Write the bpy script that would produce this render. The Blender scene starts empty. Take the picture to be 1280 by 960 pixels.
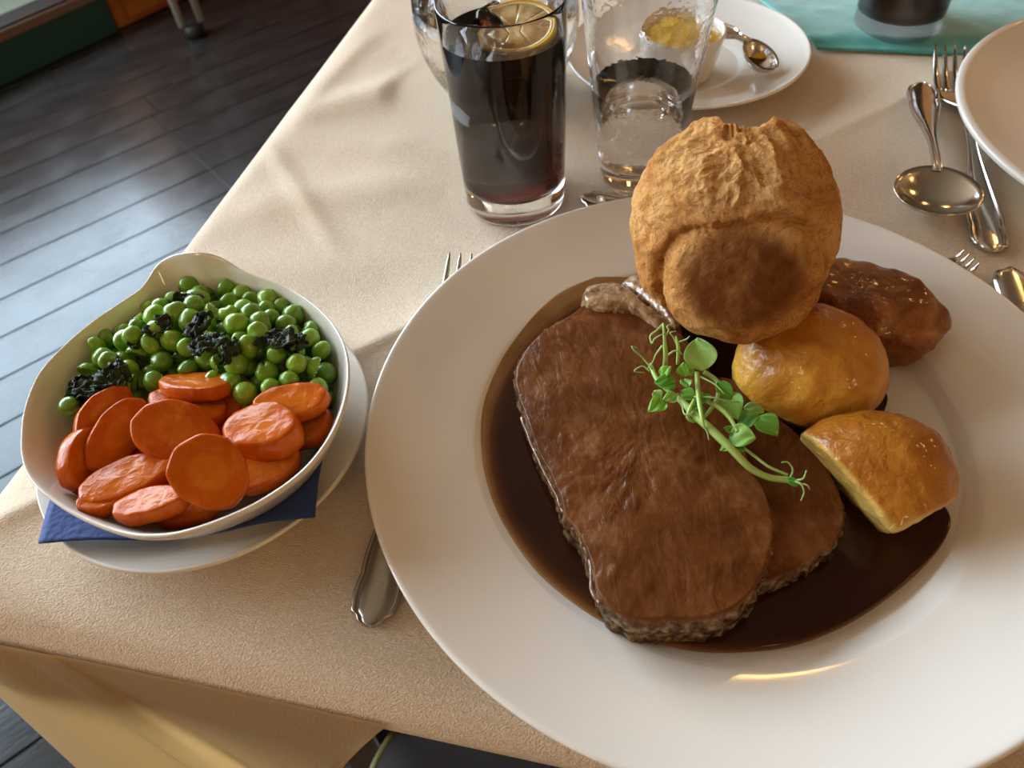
import bpy, bmesh, math, random
import numpy as np
from mathutils import Vector, Matrix
random.seed(7); RS = np.random.RandomState(5)
C = bpy.context.scene.collection
SC = bpy.context.scene
# ------------------------------------------------------------------ camera
PITCH, ROLL, CAMH, FPX = .8573, -.1025, .2821, 961.18
_cp, _sp, _cr, _sr = math.cos(PITCH), math.sin(PITCH), math.cos(ROLL), math.sin(ROLL)
F_ = np.array([0, _cp, -_sp]); _u = np.array([0, _sp, _cp]); _r = np.array([1., 0, 0])
R_ = _cr*_r + _sr*_u; U_ = -_sr*_r + _cr*_u
CAM = np.array([0, 0, CAMH])
cd = bpy.data.cameras.new('camera'); cam = bpy.data.objects.new('camera', cd); C.objects.link(cam)
cd.sensor_width = 36; cd.lens = FPX/1280*36; cd.clip_start = .01
cam.matrix_world = Matrix(((R_[0], U_[0], -F_[0], 0), (R_[1], U_[1], -F_[1], 0), (R_[2], U_[2], -F_[2], CAMH), (0, 0, 0, 1)))
SC.camera = cam
cd.dof.use_dof = True; cd.dof.focus_distance = .33; cd.dof.aperture_fstop = 15
# ------------------------------------------------------------------ world, exposure
w = bpy.data.worlds.new('world'); SC.world = w; w.use_nodes = True
wb = w.node_tree.nodes['Background']; wb.inputs[0].default_value = (.55, .75, 1, 1); wb.inputs[1].default_value = 4.5
SC.view_settings.view_transform = 'Standard'; SC.view_settings.look = 'None'
SC.view_settings.exposure = -.15; SC.view_settings.gamma = 1; SC.view_settings.use_curve_mapping = False
SC.cycles.use_denoising = True
SC.cycles.max_bounces = 26; SC.cycles.transmission_bounces = 24; SC.cycles.transparent_max_bounces = 12
SC.cycles.diffuse_bounces = 4; SC.cycles.sample_clamp_indirect = 6
# room frame: s along the window wall, q from the wall into the room
RD = np.array([.6712, .7413, 0]); RN = np.array([.7413, -.6712, 0]); RO = np.array([-1.802, 2.598, 0])
def room(s, q, z): return RO + RD*s + RN*q + np.array([0, 0, z])
SROT = math.atan2(RD[1], RD[0])
def area(name, loc, target, sx, sy, power, col, spread=180):
    l = bpy.data.lights.new(name, 'AREA'); l.shape = 'RECTANGLE'; l.size = sx; l.size_y = sy; l.energy = power; l.color = col
    l.spread = math.radians(spread)
    o = bpy.data.objects.new(name, l); C.objects.link(o); o.location = loc
    o.rotation_euler = (Vector(target)-Vector(loc)).to_track_quat('-Z', 'Y').to_euler(); return o
WIN = dict(s0=-3.3, s1=1.1, z0=.02, z1=1.80)
_p = room((WIN['s0']+WIN['s1'])/2, .06, (WIN['z0']+WIN['z1'])/2)
area('window_daylight', _p, _p+RN, WIN['s1']-WIN['s0'], WIN['z1']-WIN['z0'], 285, (.82, .91, .97))

# ------------------------------------------------------------------ helpers
def at(u, v, z):
    d = F_ + R_*(u-640)/FPX - U_*(v-480)/FPX
    return CAM + d*((z-CAMH)/d[2])
def up(P, du, dv):  # camera-independent helper for sizes: metres per pixel at P
    return np.linalg.norm(P-CAM)/FPX
def mesh(name, V, Fc, m, parent=None, smooth=True, attrs=None):
    me = bpy.data.meshes.new(name)
    me.from_pydata([tuple(map(float, v)) for v in V], [], [tuple(int(i) for i in f) for f in Fc]); me.update()
    bm = bmesh.new(); bm.from_mesh(me); bmesh.ops.recalc_face_normals(bm, faces=bm.faces[:]); bm.to_mesh(me); bm.free()
    if smooth: me.polygons.foreach_set('use_smooth', [True]*len(me.polygons))
    if attrs:
        for k, a in attrs.items():
            at_ = me.attributes.new(k, 'FLOAT', 'POINT'); at_.data.foreach_set('value', np.asarray(a, dtype=np.float32))
    if m is not None: me.materials.append(m)
    o = bpy.data.objects.new(name, me); C.objects.link(o)
    if parent is not None: o.parent = parent
    return o
def tag(o, label=None, cat=None, group=None, kind=None):
    for k, v in (('label', label), ('category', cat), ('group', group), ('kind', kind)):
        if v: o[k] = v
    return o
def empty(name, loc=(0, 0, 0), rz=0, label=None, cat=None, group=None):
    o = bpy.data.objects.new(name, None); C.objects.link(o); o.location = tuple(map(float, loc)); o.rotation_euler = (0, 0, rz)
    o.empty_display_size = .02
    return tag(o, label, cat, group)
def gridf(nu, nv, wrapu=False, off=0):
    out = []
    for i in range(nu if wrapu else nu-1):
        for j in range(nv-1):
            a = i*nv+j; b = ((i+1) % nu)*nv+j
            out.append((off+a, off+b, off+b+1, off+a+1))
    return out
def lathe(prof, n=64, closed=False):
    t = np.linspace(0, 2*np.pi, n, endpoint=False); V = []
    for a in t:
        for (r, z) in prof: V.append((r*math.cos(a), r*math.sin(a), z))
    f = gridf(n, len(prof), True)
    return V, f
def boxm(x0, x1, y0, y1, z0, z1):
    V = [(x, y, z) for x in (x0, x1) for y in (y0, y1) for z in (z0, z1)]
    return V, [(0, 1, 3, 2), (4, 6, 7, 5), (0, 4, 5, 1), (2, 3, 7, 6), (0, 2, 6, 4), (1, 5, 7, 3)]
def bevel(o, wd, seg=2):
    b = o.modifiers.new('bevel', 'BEVEL'); b.width = wd; b.segments = seg; b.limit_method = 'ANGLE'; return o
def subsurf(o, n=1):
    b = o.modifiers.new('sub', 'SUBSURF'); b.levels = n; b.render_levels = n; return o
def smooth_path(P, n):
    P = np.asarray(P, float); k = len(P); out = []
    for t in np.linspace(0, k-1, n):
        i = min(int(t), k-2); u = t-i
        p0 = P[max(i-1, 0)]; p1 = P[i]; p2 = P[i+1]; p3 = P[min(i+2, k-1)]
        out.append(.5*((2*p1)+(-p0+p2)*u+(2*p0-5*p1+4*p2-p3)*u*u+(-p0+3*p1-3*p2+p3)*u**3))
    return np.array(out)
def tube(P, rad, n=8, cap=True):
    P = np.asarray(P, float); k = len(P); rad = np.broadcast_to(rad, (k,)) if np.ndim(rad) else np.full(k, rad)
    V = []; ref = np.array([0.1, .2, 1.]); 
    for i in range(k):
        t = P[min(i+1, k-1)]-P[max(i-1, 0)]; t = t/(np.linalg.norm(t)+1e-12)
        a = np.cross(t, ref); 
        if np.linalg.norm(a) < 1e-3: a = np.cross(t, [1, 0, 0])
        a /= np.linalg.norm(a); b = np.cross(t, a)
        for j in range(n):
            th = 2*np.pi*j/n; V.append(P[i]+rad[i]*(a*math.cos(th)+b*math.sin(th)))
    f = []
    for i in range(k-1):
        for j in range(n):
            f.append((i*n+j, i*n+(j+1) % n, (i+1)*n+(j+1) % n, (i+1)*n+j))
    if cap: f += [tuple(range(n))[::-1], tuple((k-1)*n+j for j in range(n))]
    return V, f
def join(*parts):
    V = []; Fc = []
    for v, f in parts:
        o = len(V); V += list(v); Fc += [tuple(i+o for i in q) for q in f]
    return V, Fc
# value noise
_T = np.random.RandomState(3).rand(64, 64, 64)
def vnoise(P):
    P = np.asarray(P, float); i = np.floor(P).astype(int); f = P-i; f = f*f*(3-2*f)
    def g(a, b, c): return _T[(i[..., 0]+a) & 63, (i[..., 1]+b) & 63, (i[..., 2]+c) & 63]
    x, y, z = f[..., 0], f[..., 1], f[..., 2]
    l = lambda a, b, t: a+(b-a)*t
    return l(l(l(g(0,0,0), g(1,0,0), x), l(g(0,1,0), g(1,1,0), x), y), l(l(g(0,0,1), g(1,0,1), x), l(g(0,1,1), g(1,1,1), x), y), z)*2-1
def fbm(P, o=4, ridged=False):
    P = np.asarray(P, float); s = 0; a = .5; 
    for k in range(o):
        n = vnoise(P*2**k+k*7.3)
        s = s + a*((1-2*np.abs(n)) if ridged else n); a *= .5
    return s
def sstep(a, b, x):
    t = np.clip((np.asarray(x, float)-a)/(b-a), 0, 1); return t*t*(3-2*t)
# materials
def mat(name, col=(.8, .8, .8), rough=.5, metal=0, trans=0, ior=1.45, coat=0, sss=0, ssr=(.01, .005, .003), spec=.5, sheen=0):
    m = bpy.data.materials.new(name); m.use_nodes = True; b = m.node_tree.nodes['Principled BSDF']
    b.inputs['Base Color'].default_value = (*col, 1); b.inputs['Roughness'].default_value = rough; b.inputs['Metallic'].default_value = metal
    b.inputs['Transmission Weight'].default_value = trans; b.inputs['IOR'].default_value = ior; b.inputs['Coat Weight'].default_value = coat
    b.inputs['Coat Roughness'].default_value = .08
    b.inputs['Specular IOR Level'].default_value = spec; b.inputs['Sheen Weight'].default_value = sheen
    if sss:
        b.inputs['Subsurface Weight'].default_value = sss; b.inputs['Subsurface Radius'].default_value = ssr; b.inputs['Subsurface Scale'].default_value = 1
    return m
class N:
    def __init__(s, m): s.m = m; s.t = m.node_tree; s.b = s.t.nodes['Principled BSDF']
    def n(s, ty, **k):
        x = s.t.nodes.new(ty)
        for a, v in k.items(): setattr(x, a, v)
        return x
    def l(s, a, b): s.t.links.new(a, b)
    def coord(s): return s.n('ShaderNodeTexCoord').outputs['Object']
    def noise(s, scale, det=4, dist=0, vec=None, rough=.5):
        x = s.n('ShaderNodeTexNoise'); x.inputs['Scale'].default_value = scale; x.inputs['Detail'].default_value = det
        x.inputs['Distortion'].default_value = dist; x.inputs['Roughness'].default_value = rough
        s.l(vec if vec is not None else s.coord(), x.inputs['Vector']); return x.outputs['Fac']
    def vor(s, scale, feat='F1', vec=None):
        x = s.n('ShaderNodeTexVoronoi'); x.feature = feat; x.inputs['Scale'].default_value = scale
        s.l(vec if vec is not None else s.coord(), x.inputs['Vector']); return x.outputs['Distance']
    def ramp(s, fac, stops):
        r = s.n('ShaderNodeValToRGB'); e = r.color_ramp.elements
        while len(e) < len(stops): e.new(.5)
        for q, (p, c) in zip(e, stops): q.position = p; q.color = (*c, 1) if len(c) == 3 else c
        s.l(fac, r.inputs[0]); return r.outputs[0]
    def mix(s, fac, a, b, mode='MIX'):
        x = s.n('ShaderNodeMix'); x.data_type = 'RGBA'; x.blend_type = mode
        for v, i in ((fac, 0), (a, 6), (b, 7)):
            if hasattr(v, 'links'): s.l(v, x.inputs[i])
            elif i == 0: x.inputs[0].default_value = v
            else: x.inputs[i].default_value = (*v, 1)
        return x.outputs[2]
    def math(s, op, a, b=0.):
        x = s.n('ShaderNodeMath', operation=op)
        for v, i in ((a, 0), (b, 1)):
            if hasattr(v, 'links'): s.l(v, x.inputs[i])
            else: x.inputs[i].default_value = v
        return x.outputs[0]
    def attr(s, k): return s.n('ShaderNodeAttribute', attribute_name=k).outputs['Fac']
    def col(s, c): s.l(c, s.b.inputs['Base Color'])
    def rough(s, c): s.l(c, s.b.inputs['Roughness'])
    def bump(s, h, st=.3, d=.001, prev=None):
        x = s.n('ShaderNodeBump'); x.inputs['Strength'].default_value = st; x.inputs['Distance'].default_value = d
        s.l(h, x.inputs['Height'])
        if prev is not None: s.l(prev, x.inputs['Normal'])
        s.l(x.outputs[0], s.b.inputs['Normal']); return x.outputs[0]

PORC = mat('porcelain', (.80, .77, .71), .12, coat=.4, sss=.0)
def metal_m(name, col=(.62, .60, .56), r=.16):
    m = mat(name, col, r, 1); k = N(m); k.rough(k.math('ADD', k.math('MULTIPLY', k.noise(300, 3), .12), r-.06)); return m
STEEL = metal_m('stainless_steel'); STEEL_DULL = metal_m('worn_steel', (.42, .39, .34), .3)
def glass_m(name, col=(1, 1, 1), r=0, cond=0):
    m = mat(name, col, r, 0, 1, 1.47)
    if cond:
        k = N(m); k.bump(k.vor(330), cond, .0006)
    return m
GLASS = glass_m('clear_glass'); GLASS_WET = glass_m('condensation_glass', cond=.07)
def liquid(name, dens, col, ior=1.33):
    m = mat(name, (1, 1, 1), 0, 0, 1, ior); k = N(m)
    if dens:
        v = k.n('ShaderNodeVolumeAbsorption'); v.inputs[0].default_value = (*col, 1); v.inputs[1].default_value = dens
        out = [x for x in k.t.nodes if x.type == 'OUTPUT_MATERIAL'][0]; k.l(v.outputs[0], out.inputs['Volume'])
    return m
WATER = liquid('water', 0, (1, 1, 1)); COLA = liquid('cola', 200, (.62, .17, .03))

# ------------------------------------------------------------------ setting: room
m = mat('plank_vinyl', (.05, .045, .045), .32, spec=.5); k = N(m)
mp = k.n('ShaderNodeMapping'); mp.inputs['Scale'].default_value = (1.6, 5, 1); k.l(k.coord(), mp.inputs[0])
k.col(k.ramp(k.noise(5, 6, .5, mp.outputs[0]), [(.3, (.016, .014, .014)), (.7, (.030, .027, .027))]))
k.rough(k.ramp(k.noise(9, 5), [(.3, (.17,)*3), (.7, (.26,)*3)])); k.bump(k.noise(30, 4, 0, mp.outputs[0]), .15, .002)
m.node_tree.nodes['Principled BSDF'].inputs['Specular Tint'].default_value = (.70, .88, 1, 1); PLANK = m  # blue of the reflected window sky is put into the specular tint
SUB = mat('plank_joint', (.045, .045, .05), .25)
WALLM = mat('warm_plaster', (.44, .26, .12), .85); k = N(WALLM); k.bump(k.noise(60, 4), .1, .002)
CEILM = mat('ceiling_paint', (.27, .19, .12), .9)
FZ = -.75
def roombox(name, s0, s1, q0, q1, z0, z1, m, parent=None, kind='structure'):
    V, f = boxm(s0, s1, q0, q1, z0, z1); V = [room(*v) for v in V]
    o = mesh(name, V, f, m, parent, False)
    if kind and parent is None: o['kind'] = kind
    return o
S0, S1, Q1, CZ = -4.2, 3.4, 5.8, 2.1
floor = roombox('floor', S0-.15, S1+.15, -.15, Q1+.15, FZ-.1, FZ-.004, SUB)
roombox('ceiling', S0-.15, S1+.15, -.15, Q1+.15, CZ, CZ+.1, CEILM)
wl = roombox('wall_left', S0-.15, S1+.15, -.12, 0, FZ-.004, WIN['z0'], WALLM)
for a in ((S0-.15, WIN['s0'], -.12, 0, WIN['z0'], CZ), (WIN['s1'], S1+.15, -.12, 0, WIN['z0'], CZ), (WIN['s0'], WIN['s1'], -.12, 0, WIN['z1'], CZ)):
    pass
Vs = []; 
for a in ((S0-.15, S1+.15, -.12, 0, FZ-.004, WIN['z0']), (S0-.15, WIN['s0'], -.12, 0, WIN['z0'], CZ), (WIN['s1'], S1+.15, -.12, 0, WIN['z0'], CZ), (WIN['s0'], WIN['s1'], -.12, 0, WIN['z1'], CZ)):
    V, f = boxm(*a); Vs.append(([room(*v) for v in V], f))
bpy.data.objects.remove(wl); V, f = join(*Vs); wl = mesh('wall_left', V, f, WALLM, None, False); wl['kind'] = 'structure'
roombox('wall_back', S1, S1+.12, 0, Q1, FZ-.004, CZ, WALLM)
roombox('wall_front', S0-.12, S0, 0, Q1, FZ-.004, CZ, WALLM)
roombox('wall_right', S0-.12, S1+.12, Q1, Q1+.12, FZ-.004, CZ, WALLM)
FRM = mat('window_frame_paint', (.75, .73, .68), .4)
PANE = bpy.data.materials.new('window_pane'); PANE.use_nodes = True; nt = PANE.node_tree; nt.nodes.clear()
tr = nt.nodes.new('ShaderNodeBsdfTransparent'); gl = nt.nodes.new('ShaderNodeBsdfGlossy'); gl.inputs['Roughness'].default_value = .02
fr = nt.nodes.new('ShaderNodeFresnel'); mx = nt.nodes.new('ShaderNodeMixShader'); ou = nt.nodes.new('ShaderNodeOutputMaterial')
nt.links.new(fr.outputs[0], mx.inputs[0]); nt.links.new(tr.outputs[0], mx.inputs[1]); nt.links.new(gl.outputs[0], mx.inputs[2]); nt.links.new(mx.outputs[0], ou.inputs[0])
win = empty('window_1', room(WIN['s0'], -.06, WIN['z0'])); win['kind'] = 'structure'
def wpart(name, s0, s1, q0, q1, z0, z1, m):
    V, f = boxm(s0, s1, q0, q1, z0, z1); o = mesh(name, [room(*v)-np.array(win.location) for v in V], f, m, win, False); return o
fw = .05
for a in ((WIN['s0'], WIN['s0']+fw), (WIN['s1']-fw, WIN['s1'])): wpart('window_frame', a[0], a[1], -.09, -.03, WIN['z0'], WIN['z1'], FRM)
for a in ((WIN['z0'], WIN['z0']+fw), (WIN['z1']-fw, WIN['z1'])): wpart('window_frame', WIN['s0']+fw, WIN['s1']-fw, -.09, -.03, a[0], a[1], FRM)
wpart('window_pane', WIN['s0']+fw, WIN['s1']-fw, -.063, -.057, WIN['z0']+fw, WIN['z1']-fw, PANE)
# floor planks, each its own board
PD = np.array([.81, .586]); PW = np.array([-.586, .81])
pv = {}
def plank(x0, x1, y0, y1):
    key = round(x1-x0, 3)
    if key not in pv:
        h = (x1-x0)/2-.0011; g = (y1-y0)/2-.0011; b = .0016
        V = [(-h, -g, -.004), (h, -g, -.004), (h, g, -.004), (-h, g, -.004), (-h, -g, -.0012), (h, -g, -.0012), (h, g, -.0012), (-h, g, -.0012),
             (-h+b, -g+b, 0), (h-b, -g+b, 0), (h-b, g-b, 0), (-h+b, g-b, 0)]
        f = [(0, 1, 5, 4), (1, 2, 6, 5), (2, 3, 7, 6), (3, 0, 4, 7), (4, 5, 9, 8), (5, 6, 10, 9), (6, 7, 11, 10), (7, 4, 8, 11), (8, 9, 10, 11)]
        me = bpy.data.meshes.new('floor_plank'); me.from_pydata(V, [], f); me.materials.append(PLANK); pv[key] = me
    o = bpy.data.objects.new('floor_plank', pv[key]); C.objects.link(o); o.parent = floor
    c = PD*(x0+x1)/2 + PW*(y0+y1)/2; o.location = (c[0], c[1], FZ); o.rotation_euler = (0, 0, math.atan2(PD[1], PD[0]))
L = .9; offs = [0, .37, .66, .2, .5, .81]
npk = 0
for r in range(-8, 22):
    y0 = .085+r*.12; jj = offs[r % 6]
    if r in (13, 14, 15, 16): jj = .785
    for c in range(-3, 5):
        x0 = c*L+jj-.35
        ctr = PD*(x0+L/2)+PW*(y0+.06)
        q = (np.array([ctr[0], ctr[1], 0])-RO); s_, q_ = q@RD, q@RN
        if q_ < .15 or s_ < -3.9 or s_ > 3 or ctr[0] > 1.3 or ctr[0] < -2.7: continue
        plank(x0, x0+L, y0, y0+.12); npk += 1
# ceiling lamps (warm)
LAMP = mat('lamp_diffuser', (1, .8, .5), .5); b = LAMP.node_tree.nodes['Principled BSDF']
b.inputs['Emission Color'].default_value = (1, .56, .18, 1); b.inputs['Emission Strength'].default_value = 60
GLOBE = mat('fill_globe_diffuser', (1, .8, .5), .5); b = GLOBE.node_tree.nodes['Principled BSDF']
b.inputs['Emission Color'].default_value = (1, .70, .38, 1); b.inputs['Emission Strength'].default_value = 20
BRASS = mat('lamp_brass', (.6, .4, .15), .3, 1)
for i, (x, y) in enumerate(((1.3, 3.4), (3.0, -.7), (2.6, 2.6), (3.0, .9))):
    t = empty('ceiling_lamp', (x, y, CZ), 0, ['round warm ceiling lamp beyond the teal napkin', 'round warm ceiling lamp behind the diner to the right', 'round warm ceiling lamp past the empty plate', 'round warm ceiling lamp out to the right of the empty plate'][i], 'lamp', 'ceiling lamps')
    V, f = lathe([(.001, -.05), (.12, -.05), (.125, -.045), (.125, -.04)], 32); mesh('diffuser', V, f, LAMP, t)
    V, f = lathe([(.127, -.055), (.14, -.055), (.14, 0), (.127, 0), (.127, -.055)], 32); mesh('ring', V, f, BRASS, t)
for i, (x, y, z, lb) in enumerate(((-1.35, -1.7, .95, 'added warm globe pendant, an unseen fill light behind the diner to the left'), (.9, -2.1, 1.0, 'added warm globe pendant, an unseen fill light straight behind the diner'))):  # unseen pendants added behind the camera as warm fill for the cloth front
    t = empty('fill_pendant', (x, y, z), 0, lb, 'lamp', 'added fill pendants')
    V, f = lathe([(.0005, -.14)]+[(.14*math.cos(a), .14*math.sin(a)) for a in np.linspace(-1.5, 1.35, 16)], 32); mesh('globe', V, f, GLOBE, t)
    V, f = tube([(0, 0, .14), (0, 0, CZ-z)], .004, 8); mesh('cord', V, f, BRASS, t)
    V, f = lathe([(.0005, .165), (.03, .165), (.035, .13), (.0005, .13)], 24); mesh('cap', V, f, BRASS, t)
# banquette along the window wall
TEAL = mat('teal_leatherette', (.02, .075, .065), .45); WOODT = mat('pale_oak_trim', (.20, .13, .085), .4)
GREY = mat('groove_dark', (.02, .02, .022), .5); SEATG = mat('grey_green_seat', (.16, .21, .17), .6)
def roompart(name, par, s0, s1, q0, q1, z0, z1, m, bw=.004):
    V, f = boxm(s0, s1, q0, q1, z0, z1); o = mesh(name, [room(*v)-np.array(par.location) for v in V], f, m, par, False); return bevel(o, bw)
bq = empty('raised_platform', room(-.6, .3, FZ), 0, 'low teal-sided platform with pale wood edging and grey-green top under the window', 'platform')
SE = .405
roompart('side_panel', bq, -3.9, SE, .02, .55, FZ+.001, FZ+.108, TEAL)
roompart('edging', bq, -3.9, SE, .02, .560, FZ+.109, FZ+.137, WOODT)
roompart('nosing', bq, -3.9, SE, .48, .555, FZ+.138, FZ+.144, GREY, .001)
roompart('top', bq, -3.9, SE, .02, .478, FZ+.138, FZ+.146, SEATG, .003)
ORG = mat('orange_wood', (.30, .09, .012), .4); k = N(ORG); k.col(k.ramp(k.noise(6, 5, 1), [(.3, (.36, .11, .012)), (.7, (.55, .19, .025))]))
cb = empty('cabinet', room(1.2, .3, FZ), 0, 'orange-brown wooden cabinet at the end of the teal bench', 'cabinet')
roompart('body', cb, SE+.01, 2.0, .02, .535, FZ+.001, FZ+.85, ORG)
roompart('door', cb, SE+.05, 1.22, .536, .551, FZ+.02, FZ+.80, ORG); roompart('door', cb, 1.24, 1.96, .536, .551, FZ+.02, FZ+.80, ORG)
# neighbouring table, of which only the twin tubes of one leg show
CHROME = mat('chrome_cream_reflection', (.80, .76, .66), .35, .35); BLK = mat('black_rubber', (.01, .01, .01), .6); TOPM = mat('dark_laminate', (.05, .03, .02), .4)  # cream, mostly non-metal chrome colour stands in for bright reflections on the tubes
leg0 = at(245, 44, FZ)
ch = empty('side_table', (leg0[0], leg0[1], FZ), math.atan2(RN[1], RN[0]), 'neighbouring table whose twin chrome tube leg shows at the top left', 'table')
for (x, y) in ((0, 0), (1.15, 0), (0, .75), (1.15, .75)):
    parts = [tube([(x+dx*.4, y+dx, .035), (x+dx*.4, y+dx, .70)], .0115, 14) for dx in (-.027, .027)]
    V, f = join(*parts); lg = mesh('leg', V, f, CHROME, ch)
    V, f = lathe([(0.001, 0), (.03, 0), (.033, .01), (.03, .034), (.001, .034)], 20); V = [(a+x, b_+y, c_) for a, b_, c_ in V]
    mesh('foot', V, f, BLK, lg)
bevel(mesh('tabletop', *boxm(-.06, 1.21, -.06, .81, .70, .73), TOPM, ch, False), .004, 3)

# ------------------------------------------------------------------ table and cloth
TU = np.array([.957, -.29]); TV = np.array([.29, .957]); TC = np.array([-.267, .1533])+TU*.006+TV*.0075   # corner, along front, along left side
def tb(a, b, z=0): p = TC+TU*a+TV*b; return np.array([p[0], p[1], z])
def tinv(P): d = np.asarray(P)[..., :2]-TC; return d@TU, d@TV
TW, TD = .95, .85
tbl = empty('table', tb(TW/2, TD/2, FZ), 0, 'square dining table standing under the pale tablecloth', 'table')
tbl.rotation_euler = (0, 0, math.atan2(TU[1], TU[0]))
DW = mat('dark_table_wood', (.06, .03, .018), .4)
bevel(mesh('tabletop', *boxm(-TW/2+.012, TW/2-.012, -TD/2+.012, TD/2-.012, -FZ-.034, -FZ-.009), DW, tbl, False), .003)
for sx in (-1, 1):
    for sy in (-1, 1):
        x, y = sx*(TW/2-.09), sy*(TD/2-.09)
        bevel(mesh('leg', *boxm(x-.025, x+.025, y-.025, y+.025, 0.001, -FZ-.034), DW, tbl, False), .003)
m = mat('cream_tablecloth', (.74, .62, .52), .85, sheen=.1); k = N(m)
mp = k.n('ShaderNodeMapping'); mp.inputs['Rotation'].default_value = (0, 0, .48); mp.inputs['Scale'].default_value = (1, 2.2, 1); k.l(k.coord(), mp.inputs[0])
n1 = k.noise(950, 3, .3, mp.outputs[0]); k.col(k.ramp(k.noise(420, 3, .2, mp.outputs[0]), [(.3, (.72, .58, .42)), (.7, (.85, .70, .53))]))
k.bump(n1, .95, .0010); CLOTH = m
def seg_d(P, A, B):
    A = np.array(A[:2]); B = np.array(B[:2]); d = B-A; L = np.linalg.norm(d); d /= L; n = np.array([-d[1], d[0]])
    q = P-A; t = q@d; return t/L, q@n
cA, cB = at(0, 665, 0), at(495, 430, 0); cdv = (cB-cA)/np.linalg.norm(cB-cA); cB2 = cA+cdv*.66; cA2 = cA-cdv*.06
def cloth_h(P):
    P = np.asarray(P); X = P[:, :2]; P3 = np.concatenate([X, np.zeros((len(X), 1))], 1)
    h = .0016*fbm(P3*9+3, 2)+.0006*fbm(P3*34, 2)
    t, s = seg_d(X, cA2, cB2)     # s>0 on the window side
    amp = .0085*sstep(-.05, .03, t)*(1-.5*sstep(.45, .75, t))
    h += amp*np.where(s > 0, np.exp(-s/.022), .30*np.exp(s/.004)+.70*np.exp(s/.060))
    for (u0, v0, u1, v1, a, w1) in ((335, 180, 425, 320, .0018, .006), (355, 150, 560, 95, .004, .020), (345, 160, 540, 200, .0025, .014), (300, 260, 540, 225, .0022, .018), (380, 130, 470, 40, .002, .01), (250, 330, 470, 350, .0018, .016)):
        t, s = seg_d(X, at(u0, v0, 0), at(u1, v1, 0)); h += a*np.exp(-(s/w1)**2)*sstep(-.1, .15, t)*(1-sstep(.7, 1.15, t))
    # flat where crockery and glasses stand
    for (cx, cy, r) in ((.0862, .197, .100), (-.138, .223, .040), (.0138, .3935, .04), (.09, .401, .035), (.15, .49, .065), (.31, .55, .04), (.43, .37, .13), (-.0, .53, .06)):
        d = np.hypot(X[:, 0]-cx, X[:, 1]-cy); h *= .10+.90*sstep(r, r+.015, d)
    return h
def zc(x, y): return float(cloth_h(np.array([[x, y, 0.]]))[0])
# top with rounded turn-down edges
na, nb = 300, 260
aa = np.concatenate([np.linspace(-.001, TW+.001, na)]); bb = np.linspace(-.001, TD+.001, nb)
A, B = np.meshgrid(np.linspace(0, TW, na), np.linspace(0, TD, nb), indexing='ij')
P = np.stack([TC[0]+TU[0]*A+TV[0]*B, TC[1]+TU[1]*A+TV[1]*B, np.zeros_like(A)], -1).reshape(-1, 3)
P[:, 2] = cloth_h(P)
e = np.minimum(np.minimum(A, TW-A), np.minimum(B, TD-B)).reshape(-1)
ef = .016; t = np.clip(1-e/ef, 0, 1); P[:, 2] = P[:, 2]*sstep(0, .03, e+.006) - ef*.55*(1-np.sqrt(np.clip(1-t*t, 0, 1)))
V = P.tolist(); Fc = gridf(na, nb)
# boundary loop, hanging skirts on left / back / right and a short turned-under front
idx = lambda i, j: i*nb+j
tcloth = empty('tablecloth', tb(TW/2, TD/2, 0), 0, 'cream woven tablecloth with diagonal ironed creases, draped over the table corner', 'tablecloth')
def rel(o, par):
    o.matrix_parent_inverse = par.matrix_basis.inverted(); return o
def skirt(ids, outdir, prof):
    base = P[ids]; V = []; n = len(prof)+1
    for q in base:
        V.append(q)
        for (o_, z_) in prof: V.append(q+np.array([outdir[0]*o_, outdir[1]*o_, z_]))
    return V, gridf(len(ids), n)
left = [idx(0, j) for j in range(nb)]; back = [idx(i, nb-1) for i in range(na)]; right = [idx(na-1, j) for j in range(nb)]; front = [idx(i, 0) for i in range(na)]
prof = [(.003, -.004), (.005, -.012), (.006, -.04), (.012, -.12), (.018, -.24)]
sk = [(V, Fc), skirt(left, -TU, prof[:3]+[(.007, -.055)]), skirt(back, TV, prof), skirt(right, TU, prof),
      skirt(front, -TV, [(.0025, -.004), (.003, -.010), (-.002, -.020), (-.008, -.0275), (-.014, -.0285)])]
o = mesh('cloth', *join(*sk), CLOTH, tcloth); rel(o, tcloth)
# hanging corner drape at the front left: pleated fall of the cloth
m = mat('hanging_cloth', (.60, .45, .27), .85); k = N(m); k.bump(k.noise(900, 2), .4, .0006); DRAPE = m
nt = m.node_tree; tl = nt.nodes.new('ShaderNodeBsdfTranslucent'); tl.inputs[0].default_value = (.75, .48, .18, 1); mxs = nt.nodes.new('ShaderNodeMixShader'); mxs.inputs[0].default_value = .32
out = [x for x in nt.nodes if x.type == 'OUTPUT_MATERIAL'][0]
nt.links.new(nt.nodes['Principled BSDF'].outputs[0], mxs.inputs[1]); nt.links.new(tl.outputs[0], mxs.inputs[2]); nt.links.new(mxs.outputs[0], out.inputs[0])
def e0(u, v): return at(u, v, -.011)
def lo(u, v, z): return at(u, v, z)
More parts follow.
